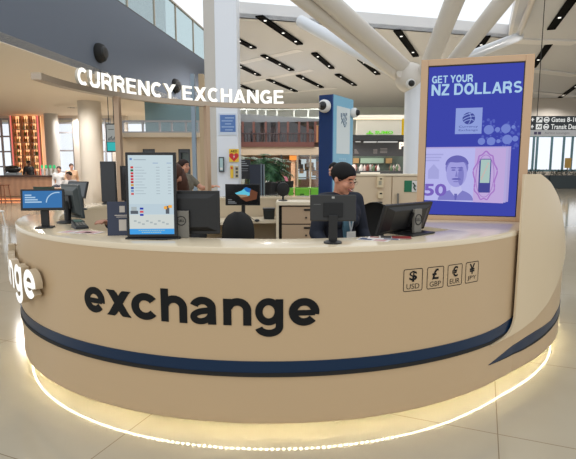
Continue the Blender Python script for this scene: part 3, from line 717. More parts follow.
# generic monitor --------------------------------------------------------------
def monitor(name, label, cat, loc, rz, w, h, zc, tilt=0, base='disc', dell=False, content=None, th=.028, group=None, neck=.05, br=.1, mat_=None, stand_w=.095, sx=0):
    """front faces local -y; zc height of the panel centre over the table"""
    mt = mat_ or M_BLACK
    t = thing(name, label, cat, loc, rz, group)
    T = Matrix.Translation((0, 0, zc)) @ Matrix.Rotation(tilt, 4, 'X')
    m = MB(T); m.box(-w/2, w/2, -.008, th*.4, -h/2, h/2)
    m.hexa([(-w*.46, th*.4, -h*.44), (w*.46, th*.4, -h*.44), (w*.34, th*1.2, -h*.33), (-w*.34, th*1.2, -h*.33), (-w*.46, th*.4, h*.44), (w*.46, th*.4, h*.44), (w*.34, th*1.2, h*.33), (-w*.34, th*1.2, h*.33)])
    m.build('housing', mt, t, bevel=.003)
    m = MB(T); b = .012; m.box(-w/2+b, w/2-b, -.0095, -.008, -h/2+b*1.3, h/2-b)
    sm = [content] if content is not None and not isinstance(content, (list, tuple)) else (content or [mat('screen_off', (20, 22, 26), .12)])
    m.build('screen', sm[0], t)
    yb = th*1.2+.012
    m = MB()
    if base == 'dell':
        m.box(sx-stand_w/2, sx+stand_w/2, yb, yb+.022, .012, zc+h*.28); m.build('stand_column', M_GREYPL, t, bevel=.003)
        m = MB(T); m.box(sx-.05, sx+.05, th*.9, yb+.004, -.05, .05); m.build('mount', M_BLACK, t)
        m = MB(); m.box(sx-.12, sx+.12, -.09, yb+.07, 0, .012); m.build('base', M_BLACK, t, bevel=.004)
    elif base == 'disc':
        m.cyl((0, yb, .012), (0, yb, zc), neck*.5, n=14); m.build('neck', M_BLACK, t, smooth=40)
        m = MB(T); m.box(-.05, .05, th*.9, yb+.006, -.05, .05); m.build('mount', M_BLACK, t)
        m = MB(); m.lathe([(br, 0), (br, .008), (br*.8, .016), (.02, .02)], (0, yb-.02, 0), 28); m.build('base', M_BLACK, t, smooth=40)
    if dell:
        zl = zc*.60 if dell is True else dell
        m = MB()
        ring = [(sx+.033*math.cos(2*PI*k/28), yb+.0235, zl+.033*math.sin(2*PI*k/28)) for k in range(29)]
        m.tube(ring, .0032, 6)
        text(m, 'DELL', -.024, zl-.0085, .048, .017, lambda s_, z, d: (sx-s_, yb+.0225+d, z), .02)
        m.build('badge', M_BLACK, t)
    return t
# portrait rate board
rp_ = atz(149, 241, ZTOP)
rb_ = thing('rate_display', 'portrait rate display with a list of flags and rates on the counter ledge', 'screen', (rp_.x, rp_.y+.07, ZTOP), math.radians(3))
pw, ph = .292, .50
T = Matrix.Translation((0, 0, .012)) @ Matrix.Rotation(math.radians(-3), 4, 'X')
m = MB(T); m.box(-pw/2, pw/2, 0, .03, 0, ph); m.build('housing', M_BLACK, rb_, bevel=.003)
m = MB(T); m.box(-pw/2+.016, pw/2-.016, -.002, .001, .018, ph-.017); m.build('screen', scr('rate_screen', (196, 212, 218)), rb_)
iw = pw-.032; ih = ph-.035
def rx_(u): return -iw/2+u*iw
def rz_(v): return ph-.017-v*ih
m = MB(T)
fl_c = ['200,60,60','40,110,70','200,50,60','190,40,50','210,60,70','180,30,40','200,150,60','40,60,150','120,150,190','200,90,90']
fm_ = [mat('x', (0,0,0))] if 0 else [scr('flag_%d' % i, tuple(int(q) for q in c.split(','))) for i, c in enumerate(fl_c)]
for i in range(10):
    v = .14+.037*i; m.box(rx_(.055), rx_(.115), -.0035, -.002, rz_(v+.026), rz_(v), i)
m.build('flag_column', fm_, rb_)
RL_ = [scr('rate_grey', (158, 172, 182)), scr('rate_blue', (110, 140, 190))]
for i in range(10):
    m = MB(T); v = .148+.037*i; k = .1+.12*((i*7) % 5)/5
    m.box(rx_(.15), rx_(.15+k+.06), -.0035, -.002, rz_(v+.006), rz_(v)); m.build('rate_name', RL_, rb_); m = MB(T); m.box(rx_(.62), rx_(.70), -.0035, -.002, rz_(v+.007), rz_(v)); m.build('rate_value', RL_, rb_); m = MB(T); m.box(rx_(.88), rx_(.95), -.0035, -.002, rz_(v+.007), rz_(v)); m.build('rate_value', RL_, rb_)
m = MB(T); m.box(rx_(.13), rx_(.4), -.0035, -.002, rz_(.062), rz_(.052)); m.box(rx_(.55), rx_(.67), -.0035, -.002, rz_(.102), rz_(.096), 1); m.box(rx_(.86), rx_(.97), -.0035, -.002, rz_(.102), rz_(.096), 1); m.box(rx_(.04), rx_(.09), -.0035, -.002, rz_(.062), rz_(.035), 1)
m.build('rate_heading', RL_, rb_)
m = MB(T); m.box(rx_(0), rx_(1), -.003, -.002, rz_(.745), rz_(.615), 0); m.box(rx_(0), rx_(1), -.003, -.002, rz_(.93), rz_(.75), 1); m.box(rx_(0), rx_(1), -.003, -.002, rz_(1), rz_(.93), 2)
for i in range(3): m.box(rx_(.24), rx_(.32), -.0045, -.003, rz_(.685+.04*i), rz_(.66+.04*i), 3 if i != 1 else 4)
m.box(rx_(.03), rx_(.2), -.0045, -.003, rz_(.74), rz_(.70), 5); m.box(rx_(.05), rx_(.17), -.005, -.0045, rz_(.70), rz_(.65), 6)
m.box(rx_(.82), rx_(.9), -.0045, -.003, rz_(.74), rz_(.64), 5); m.box(rx_(.78), rx_(.85), -.005, -.003, rz_(.68), rz_(.645), 7); m.box(rx_(.88), rx_(.96), -.005, -.003, rz_(.665), rz_(.63), 7)
for i in range(9): m.box(rx_(.1+.09*i), rx_(.16+.09*i), -.0045, -.003, rz_(.84+.02*(i % 3)), rz_(.82+.02*(i % 3)), 6)
for i in range(12): m.box(rx_(.2+.05*i), rx_(.235+.05*i), -.0045, -.003, rz_(.955), rz_(.945), 8)
for i in range(9): m.box(rx_(.27+.05*i), rx_(.305+.05*i), -.0045, -.003, rz_(.98), rz_(.97), 8)
m.build('banner', [scr('banner_pale', (186, 204, 214)), scr('banner_cream', (206, 212, 208)), scr('banner_blue', (70, 158, 226)), scr('flag_navy', (40, 60, 170)), scr('flag_red', (210, 80, 90)), scr('banner_dark', (90, 96, 104)), scr('banner_grey', (170, 180, 182)), scr('banner_orange', (240, 170, 70)), scr('banner_sand', (170, 196, 190))], rb_)
m = MB(); m.plate([(-.16, .0), (.07, -.045), (.165, -.005), (.15, .12), (-.15, .12)], 0, .01); m.build('base', M_BLACK, rb_, bevel=.003)
m = MB(); m.hexa([(-.04, .03, .01), (.04, .03, .01), (.04, .1, .01), (-.04, .1, .01), (-.04, .03, .3), (.04, .03, .3), (.04, .05, .3), (-.04, .05, .3)]); m.build('stand', M_BLACK, rb_)
# black monitor behind it, back to us
q = atz(196, 237, ZTOP)
mo = monitor('desktop_monitor', 'black desktop monitor seen from behind beside the portrait rate display', 'monitor', (at(185.5, 230, 2.98).x, 2.93, ZTOP), PI, .45, .265, .150, math.radians(0), 'none', False, None)
m = MB(); m.box(-.045, .045, .046, .062, .0, .165); m.build('stand_column', M_GREYPL, mo, bevel=.003)
m = MB(); m.tube([(.0265*math.cos(2*PI*k/28), .0635, .105+.0265*math.sin(2*PI*k/28)) for k in range(29)], .0024, 6)
text(m, 'DELL', -.0195, .0985, .039, .0135, lambda s_, z, d: (-s_, .0625+d, z), .02); m.build('badge', M_BLACKM, mo)
m = MB(); m.box(-.03, .03, .03, .05, .08, .16); m.build('mount', M_BLACK, mo)
# payment screen, back to us, on a pole
q = atz(332, 244, ZTOP)
po = thing('customer_display', 'black pole mounted till screen seen from behind in front of the clerk', 'monitor', (q.x+.008, q.y+.05, ZTOP), math.radians(178))
T = Matrix.Translation((0, 0, .197)) @ Matrix.Rotation(math.radians(6), 4, 'X')
m = MB(T); m.box(-.129, .129, -.012, .012, -.074, .074); m.build('housing', mat('charcoal_plastic', (36, 35, 33), .4), po, bevel=.006)
m = MB(T); m.box(-.122, .122, -.0135, -.012, -.066, .066); m.build('screen', mat('screen_off', (20, 22, 26), .12), po)
m = MB(T); m.box(-.054, .054, .012, .024, -.052, .03); m.build('mount', M_BLACKM, po, bevel=.004)
m = MB(T); m.box(-.008, .008, .012, .0135, .053, .064); m.cur = 0; m.build('camera_dot', mat('lens_grey', (170, 170, 165), .3), po)
m = MB(T); m.box(.07, .11, .012, .0132, .018, .022); m.build('mark', mat('mark_grey', (90, 90, 88), .4), po)
m = MB(); m.hexa([(-.024, .005, .01), (.024, .005, .01), (.024, .03, .01), (-.024, .03, .01), (-.024, .01, .16), (.024, .01, .16), (.024, .036, .16), (-.024, .036, .16)]); m.build('pole', M_BLACK, po, bevel=.003)
m = MB(); m.lathe([(.052, 0), (.052, .008), (.04, .014), (.02, .016)], (0, .018, 0), 26); m.build('base', M_BLACK, po, smooth=40)
# right monitor leaning, back to us
monitor('desktop_monitor', 'black monitor leaning back on the right of the ledge, grey stand towards us', 'monitor', (.745, 3.045, ZTOP), math.radians(-140), .49, .196, .108, math.radians(-19), 'dell', .095, None, stand_w=.075, sx=-.05)
# left tablet showing a blue slide
q = atz(44, 228, ZTOP)
ta = thing('tablet_display', 'small black tablet on a short pole showing a blue slide, far left', 'tablet', (q.x, q.y+.02, ZTOP), math.radians(12))
T = Matrix.Translation((0, -.02, .198)) @ Matrix.Rotation(math.radians(-8), 4, 'X')
m = MB(T); m.box(-.141, .141, -.006, .014, -.074, .074); m.build('housing', M_BLACK, ta, bevel=.004)
m = MB(T); m.box(-.126, .126, -.0075, -.006, -.056, .062); m.build('screen', scr('tablet_blue', (62, 116, 172)), ta)
m = MB(T)
for k, (a, b) in enumerate(((-.112, -.07), (-.112, -.045), (-.112, -.03), (-.112, -.005))): m.box(a, b, -.009, -.0075, .028-.016*k, .037-.016*k)
m.tube([(.10-.075*math.cos(PI*.55*k/14), -.008, -.02+.07*math.sin(PI*.55*k/14)) for k in range(15)], .004, 5)
m.build('slide_marks', scr('tablet_white', (170, 200, 224)), ta)
m = MB(); m.box(-.026, .026, -.002, .02, .008, .16); m.build('pole', M_BLACK, ta, bevel=.003)
m = MB(); m.plate([(-.055, -.055), (.055, -.055), (.055, .045), (-.055, .045)], 0, .009); m.build('base', M_BLACK, ta, bevel=.003)
# staff monitor at far left, silver back
monitor('staff_monitor', 'silver backed monitor on a round black foot behind the blue tablet', 'monitor', (-1.66, 3.70, ZTOP), math.radians(138), .30, .255, .165, math.radians(-6), 'disc', False, None, mat_=mat('silver_grey_back', (74, 82, 84), .3, metal=.3), br=.10)
ts = monitor('touch_screen', 'tilted grey touch screen in a black frame behind the silver backed monitor', 'monitor', (-2.08, 4.74, ZTOP), math.radians(-22), .25, .17, .20, math.radians(-18), 'disc', False, mat('grey_screen', (92, 96, 100), .2), br=.07)
monitor('portrait_monitor', 'tall dark portrait monitor at the left rear of the counter', 'monitor', (-2.065, 5.55, ZTOP), math.radians(-24), .225, .47, .25, 0, 'disc', False, mat('dark_screen', (24, 27, 32), .14), br=.1)
monitor('portrait_monitor', 'second dark portrait monitor edge on, right of the first', 'monitor', (-1.86, 5.62, ZTOP), math.radians(62), .22, .40, .235, 0, 'disc', False, mat('dark_screen', (24, 27, 32), .14), br=.08)
# leaflet stand, navy
q = atz(119, 236, ZTOP)
qs = thing('leaflet_stand', 'small navy leaflet stand with pale cards left of the rate display', 'stand', (q.x, q.y+.02, ZTOP), math.radians(8))
m = MB(Matrix.Rotation(math.radians(-6), 4, 'X')); m.box(-.075, .075, 0, .012, 0, .212); m.build('panel', mat('stand_navy', (44, 52, 76), .35), qs, bevel=.002)
m = MB(); m.box(-.075, .075, .0, .07, 0, .006); m.build('foot', mat('stand_navy', (44, 52, 76), .35), qs)
M_CARD = mat('pale_card', (206, 196, 186), .5)
m = MB(Matrix.Rotation(math.radians(-6), 4, 'X')); m.box(-.005, .04, -.002, 0, .03, .10); m.build('card', M_CARD, qs)
m = MB(Matrix.Rotation(math.radians(-6), 4, 'X')); m.box(.0, .032, -.002, 0, .145, .185); m.build('icon_card', M_CARD, qs)
m = MB(Matrix.Rotation(math.radians(-6), 4, 'X')); m.box(-.03, .05, -.0015, 0, .124, .129); m.box(-.02, .05, -.0015, 0, .114, .118); m.build('print_line', M_CARD, qs)
# leaflets lying on the ledge
M_PAPER = mat('white_paper', (224, 218, 212), .5); M_PR = mat('red_print', (150, 50, 46), .5); M_PB = mat('blue_print', (46, 66, 104), .5); M_PD = mat('dark_print', (50, 46, 48), .5); M_PP = mat('pink_print', (206, 160, 160), .5)
def leaflet(px, py, rz, cols, lb, w=.10, h=.19, lift=0):
    p = atz(px, py, ZTOP); t = thing('leaflet', lb, 'leaflet', (p.x, p.y, ZTOP+lift), rz, 'leaflets lying on the ledge')
    m = MB(); m.box(-w/2, w/2, -h/2, h/2, 0, .0012); m.build('sheet', M_PAPER, t)
    for (a, b, c, d, k) in cols:
        m = MB(); m.box((a-.5)*w, (b-.5)*w, (c-.5)*h, (d-.5)*h, .0012, .0016); m.build('print', k, t)
leaflet(374, 239.6, math.radians(62), ((.05, .95, .1, .45, M_PP), (.1, .9, .55, .95, M_PB)), 'pale leaflet nearest the clerk among those on the right ledge')
leaflet(384, 238.6, math.radians(75), ((.05, .95, .05, .5, M_PB), (.05, .5, .5, .95, M_PAPER), (.5, .95, .55, .95, M_PR)), 'blue and white leaflet in the middle of those on the right ledge', lift=.0018)
leaflet(395, 238.0, math.radians(80), ((.0, 1, .0, .6, M_PR), (.1, .9, .62, .95, M_PD)), 'red leaflet nearest the leaning monitor on the right ledge', lift=.0036)
leaflet(74, 232.2, math.radians(70), ((.1, .9, .1, .5, M_PD), (.1, .9, .6, .9, M_PP)), 'grey printed leaflet on the left ledge by the tablet')
leaflet(88, 232.6, math.radians(72), ((.05, .95, .1, .9, M_PP), (.2, .6, .3, .6, M_PR)), 'pink leaflet on the left ledge, right of the grey one', lift=.0018)
q = atz(73, 229, ZTOP); t = thing('card_terminal', 'black card terminal lying beside the round monitor foot', 'terminal', (q.x+.02, q.y+.06, ZTOP), math.radians(35))
m = MB(); m.hexa([(-.045, -.09, 0), (.045, -.09, 0), (.04, .09, 0), (-.04, .09, 0), (-.04, -.085, .02), (.04, -.085, .02), (.036, .085, .05), (-.036, .085, .05)]); m.build('body', M_BLACK, t, bevel=.005)
m = MB(Matrix.Translation((0, .05, .045)) @ Matrix.Rotation(math.radians(10), 4, 'X')); m.box(-.028, .028, -.03, .03, 0, .003); m.build('screen', mat('terminal_screen', (90, 110, 100), .2), t)
for i in range(12):
    m = MB(Matrix.Translation((0, -.03, .031)) @ Matrix.Rotation(math.radians(10), 4, 'X')); x = -.02+.02*(i % 3); y = -.03+.018*(i//3); m.box(x-.007, x+.007, y-.006, y+.006, 0, .004); m.build('key', M_GREYPL, t)
# ================================================================ BACK DESK AND STORAGE
bd = thing('back_desk', 'pale cream curved staff desk against the rear inside of the counter', 'desk', (CX, CY, 0))
m = MB(); shell(m, frange(-206, -118, 2), 1.46, 1.985, .775, .81); m.build('desktop', M_EDGE, bd, smooth=30)
for t_ in (-204, -187.6, -160, -135, -120):
    m = MB(); m.loop([[pol(t_-.5, r_, 0), pol(t_+.5, r_, 0), pol(t_+.5, r_, .775), pol(t_-.5, r_, .775)] for r_ in (1.5, 1.97)]); m.build('side_panel', M_CREAMW, bd)
du = thing('drawer_unit', 'cream three drawer unit at the rear, left of the clerk', 'drawers', (at(276, 200, 6.18).x, 6.18, 0))
dw = at(330, 200, 6.18).x-at(276, 200, 6.18).x; zt_ = 1.06
M_DRW = mat('beige_drawer', (186, 160, 132), .5)
m = MB(); m.box(0, .035, 0, .45, 0, zt_-.04); m.box(dw-.035, dw, 0, .45, 0, zt_-.04); m.box(.035, dw-.035, .42, .45, 0, zt_-.04); m.box(0, dw, -.01, .5, zt_-.04, zt_); m.build('carcass', M_EDGE, du)
m = MB(); m.box(.035, dw-.035, .05, .42, .04, zt_-.06); m.build('interior', M_DARK, du)
for (z0, z1) in ((.78, 1.00), (.55, .765), (.30, .535), (.06, .285)):
    m = MB(); m.box(.075, dw-.05, .012, .05, z0, z1); d = m.build('drawer', M_DRW, du, bevel=.002)
    m = MB(); m.box(dw*.52, dw*.52+.11, .0, .012, z1-.05, z1-.028); m.build('handle', M_BLACK, d)
    m = MB(); m.cyl((dw*.56, .012, (z0+z1)/2-.03), (dw*.56, .0, (z0+z1)/2-.03), .012, n=12); m.build('lock', M_BLACK, d)
cab0 = at(353, 200, 6.45); cab1 = at(430, 200, 6.45); ZCB = at(385, 174.3, 6.45).z
sc_t = thing('storage_cabinet', 'tall cream storage cabinet behind the clerk with two doors', 'cabinet', (cab0.x, 6.45, 0))
cwid = cab1.x-cab0.x; cm = at(391.5, 200, 6.45).x-cab0.x
m = MB(); m.box(0, cwid, .02, .55, 0, ZCB-.02); m.build('body', M_CREAMW, sc_t); m = MB(); m.box(-.01, cwid+.01, -.01, .56, ZCB-.02, ZCB); m.build('top_panel', M_EDGE, sc_t)
for a, b, nm in ((0, cm-.004, 0), (cm+.004, cwid, 1)):
    m = MB(); m.box(a+.003, b-.003, 0, .02, .06, ZCB-.03); d = m.build('door', mat('cream_cabinet_door', (214, 194, 166), .45), sc_t, bevel=.002)
    if nm: 
        m = MB(); hx = cm+.08; m.box(hx-.012, hx+.012, -.035, -.02, .9, 1.16); m.box(hx-.01, hx+.01, -.02, 0, .92, .94); m.box(hx-.01, hx+.01, -.02, 0, 1.12, 1.14); m.build('handle', M_GREYPL, d)
def wallbox(name, lb, x0, y0, x1, y1, d, mats, cat, Y=6.45):
    a = at(x0, y1, Y); b = at(x1, y0, Y); t = thing(name, lb, cat, ((a.x+b.x)/2, Y, a.z)); w = (b.x-a.x)/2; h = b.z-a.z
    m = MB(); m.box(-w, w, -d, 0, 0, h); m.build('case', mats[0], t, bevel=.004)
    return t, w, h
t, w, h = wallbox('wall_phone', 'cream wall intercom with a small display, topmost device on the cabinet', 376.5, 176.5, 383, 187.5, .05, [mat('cream_plastic', (222, 204, 170), .4)], 'intercom')
m = MB(); m.box(-w*.55, w*.35, -.053, -.05, h*.25, h*.62); m.build('display', mat('lcd_grey', (160, 156, 136), .3), t); m = MB(); m.box(-w*.2, w*.5, -.053, -.05, h*.74, h*.84); m.build('slot', M_DARK, t)
t, w, h = wallbox('card_reader', 'cream card reader, middle device on the cabinet', 377.5, 191.5, 382.6, 198.3, .04, [mat('cream_plastic', (222, 204, 170), .4)], 'reader')
m = MB(); m.box(-w*.4, w*.6, -.043, -.04, h*.62, h*.82); m.build('slot', M_DARK, t)
t, w, h = wallbox('keypad', 'small dark keypad, lowest device on the cabinet', 377.2, 201.5, 382, 209.5, .03, [mat('dark_plastic', (66, 62, 56), .4)], 'keypad')
m = MB(); m.box(-w*.6, w*.3, -.033, -.03, h*.3, h*.8); m.build('pad', mat('keypad_silver', (120, 116, 106), .4), t)
t, w, h = wallbox('door_sign', 'green and white sign on the right cabinet door', 404, 180.5, 417, 192, .008, [mat('sign_green', (24, 112, 78), .4)], 'sign')
m = MB(); m.box(w*.2, w, -.010, -.008, h*.02, h*.98, 0); m.build('white_field', M_WHITE, t); m = MB(); m.tube([(w*.35, -.012, h*.8), (w*.6, -.012, h*.6), (w*.5, -.012, h*.4), (w*.8, -.012, h*.15)], .010, 5); m.tube([(w*.55, -.012, h*.6), (w*.85, -.012, h*.5)], .008, 5); m.build('figure', mat('sign_dark_green', (20, 70, 56), .4), t)
# rear monitor with a picture, webcam stand, black box, mouse
q = at(243, 219, 6.2); rm = monitor('rear_monitor', 'monitor on the rear desk showing a beach photo on black', 'monitor', (q.x, 6.2, .81), math.radians(-2), .45, .275, .345, 0, 'disc', False, mat('screen_black', (22, 23, 25), .2), br=.10)
m = MB(); f_ = lambda u, v: (-.225+.45*u, -.0110, .345-.1375+.275*v)
m.cur = 0; m.add([f_(.28, .58), f_(.48, .70), f_(.60, .86), f_(.74, .78), f_(.78, .50), f_(.5, .40), f_(.4, .44)], [tuple(reversed(range(7)))])
m.cur = 1; m.add([(x, -.0113, z) for x, _, z in (f_(.33, .52), f_(.6, .5), f_(.7, .42), f_(.46, .36))], [(0, 3, 2, 1)])
m.cur = 2; m.add([(x, -.0116, z) for x, _, z in (f_(.72, .78), f_(.93, .62), f_(.90, .3), f_(.6, .18), f_(.42, .36), f_(.7, .44))], [tuple(range(6))])
m.cur = 3; m.add([(x, -.0118, z) for x, _, z in (f_(.53, .80), f_(.60, .86), f_(.74, .78), f_(.70, .6), f_(.6, .66))], [tuple(range(5))])
m.build('picture', [scr('pic_cyan', (96, 190, 214)), scr('pic_sand', (150, 128, 104)), scr('pic_brown', (104, 66, 48)), scr('pic_blue', (40, 106, 176))], rm, recalc=False)
m = MB(); [m.box(-.19, -.19+a, -.0115, -.0095, z, z+.012) for a, z in ((.05, .275), (.09, .25), (.11, .232))]; m.build('clock_marks', scr('pic_grey', (110, 112, 114)), rm)
q = at(283, 199, 6.45); wc = thing('desk_fan', 'small black round desk fan on a thin stand on the drawer unit', 'fan', (q.x, 6.45, 1.06), math.radians(20))
m = MB(Matrix.Translation((0, 0, .155)) @ Matrix.Rotation(PI/2, 4, 'X')); m.lathe([(.085, -.03), (.095, 0), (.085, .03), (.03, .045)], n=24); m.build('cage', M_BLACKM, wc, smooth=40)
m = MB(); m.cyl((0, .0, .01), (0, 0, .08), .014, n=12); m.build('stem', M_BLACK, wc); m = MB(); m.lathe([(.06, 0), (.06, .01), (.02, .018)], n=22); m.build('base', M_BLACK, wc, smooth=40)
m = MB(); m.box(-.16, .06, .02, .03, .12, .235); m.build('screen', M_BLACKM, wc)
q = at(269, 216, 6.5); t = thing('storage_bin', 'dark green black storage bin at the back of the rear desk', 'bin', (q.x, 6.5, .81), .05)
m = MB(); m.hexa([(-.07, -.06, 0), (.07, -.06, 0), (.07, .06, 0), (-.07, .06, 0), (-.08, -.07, .13), (.08, -.07, .13), (.08, .07, .13), (-.08, .07, .13)]); m.build('tub', mat('dark_green_plastic', (30, 36, 34), .5), t, bevel=.01)
m = MB(); m.box(-.085, .085, -.075, .075, .13, .15); m.build('lid', M_BLACK, t, bevel=.008)
q = at(257, 217, 6.2); t = thing('mouse', 'black computer mouse on the rear desk', 'mouse', (q.x, 6.2, .81)); m = MB(); m.ball((0, 0, .012), (.033, .05, .018), 14, 8); m.build('body', M_BLACK, t, smooth=180); m = MB(); m.tube([(0, .05, .012), (-.05, .12, .006), (-.12, .2, .05), (-.2, .26, .10)], .004, 6); m.build('cable', M_BLACK, t, smooth=180)
# office chairs
def office_chair(x, y, rz, lb, ztop=1.14, wb=.40):
    t = thing('office_chair', lb, 'chair', (x, y, 0), rz, 'black office chairs')
    sz = ztop-.56
    m = MB(); m.box(-.24, .24, -.24, .22, sz-.07, sz); m.build('seat', M_BLACKM, t, bevel=.03)
    m = MB(); secs = []
    for k in range(13):
        z = sz+.10+(ztop-sz-.10)*k/12; u = k/12; ww = wb/2*math.sqrt(max(.02, 1-max(0, (u-.45)/.56)**2.6))*(.9+.1*min(1, u*3)); bow = .04*math.sin(PI*u)
        secs.append([(ww*a, .22+bow+.05*abs(a)**2*-1+yy, z) for a, yy in [(-1, 0), (-.6, -.0), (0, 0), (.6, 0), (1, 0), (.6, .05), (0, .06), (-.6, .05)]])
    m.loop(secs); m.build('backrest', M_BLACKM, t, smooth=60)
    m = MB(); m.tube([(0, .1, sz-.07), (0, .3, sz-.05), (0, .31, sz+.2)], .02, 8); m.build('back_bar', M_BLACK, t)
    m = MB(); m.cyl((0, 0, .09), (0, 0, sz-.07), .03, n=12); m.build('gas_column', M_BLACK, t)
    for k in range(5):
        a = 2*PI*k/5; m = MB(); m.tube([(0, 0, .1), (.29*math.cos(a), .29*math.sin(a), .07)], .022, 8); lg = m.build('leg', M_BLACK, t)
        m = MB(); m.cyl((.29*math.cos(a)-.02*math.sin(a), .29*math.sin(a)+.02*math.cos(a), .03), (.29*math.cos(a)+.02*math.sin(a), .29*math.sin(a)-.02*math.cos(a), .03), .03, n=12); m.build('castor', M_BLACKM, lg)
q = at(237, 212.5, 5.15); office_chair(q.x, 5.45, math.radians(180), 'black round topped office chair in front of the rear monitor', q.z, .36)
q = at(368, 205, 4.25); office_chair(q.x, 4.1, math.radians(-20), 'black office chair behind the clerk, partly hidden by the leaning monitor', q.z+.02, .42)
# ================================================================ PEOPLE
def caps(mb, a, b, ra, rb, n=12):
    a = Vector(a); b = Vector(b); d = b-a; k = 5
    mb.ball(a, ra, n, 8); mb.ball(b, rb, n, 8)
    if d.length > 1e-4: mb.cyl(a, b, ra, rb, n=n)
def fuse(mb, name, mats, parent, vox, smooth=4, picker=None, extra=None):
    """one continuous surface out of overlapping volumes"""
    o = mb.build('tmp', mats[0], None)
    r = o.modifiers.new('r', 'REMESH'); r.mode = 'VOXEL'; r.voxel_size = vox; r.use_smooth_shade = True
    if smooth: q = o.modifiers.new('s', 'SMOOTH'); q.factor = .5; q.iterations = smooth
    dg = bpy.context.evaluated_depsgraph_get(); me = bpy.data.meshes.new_from_object(o.evaluated_get(dg)); me.name = name
    bpy.data.objects.remove(o)
    me.materials.clear()
    for m in mats: me.materials.append(m)
    if picker:
        for p in me.polygons: p.material_index = picker(p.center)
    else:
        for p in me.polygons: p.material_index = 0
    for p in me.polygons: p.use_smooth = True
    o = bpy.data.objects.new(name, me); COL.objects.link(o); o.parent = parent; return o
def hand(mb, wrist, d, up, s=1.0, side=1):
    """palm and five curled fingers; d = pointing direction, up = back of the hand"""
    d = Vector(d).normalized(); up = Vector(up); up = (up-d*up.dot(d)).normalized(); x = d.cross(up)*side; w = Vector(wrist)
    for k in (-1, -.3, .4, 1): caps(mb, w+d*.01*s, w+d*.085*s+x*.027*k*s, .016*s, .013*s, 8)
    for k, ln in ((-1, .058), (-.33, .072), (.36, .078), (1, .066)):
        a = w+d*.085*s+x*.029*k*s; b = a+d*ln*.55*s-up*.010*s; c = b+d*ln*.35*s-up*.026*s
        caps(mb, a, b, .0100*s, .0090*s, 8); caps(mb, b, c, .0090*s, .0078*s, 8)
    a = w+d*.025*s+x*.025*s; b = a+d*.03*s+x*.028*s-up*.008*s; c = b+d*.032*s+x*.008*s-up*.01*s
    caps(mb, a, b, .013*s, .011*s, 8); caps(mb, b, c, .011*s, .009*s, 8)
SKINS = {}
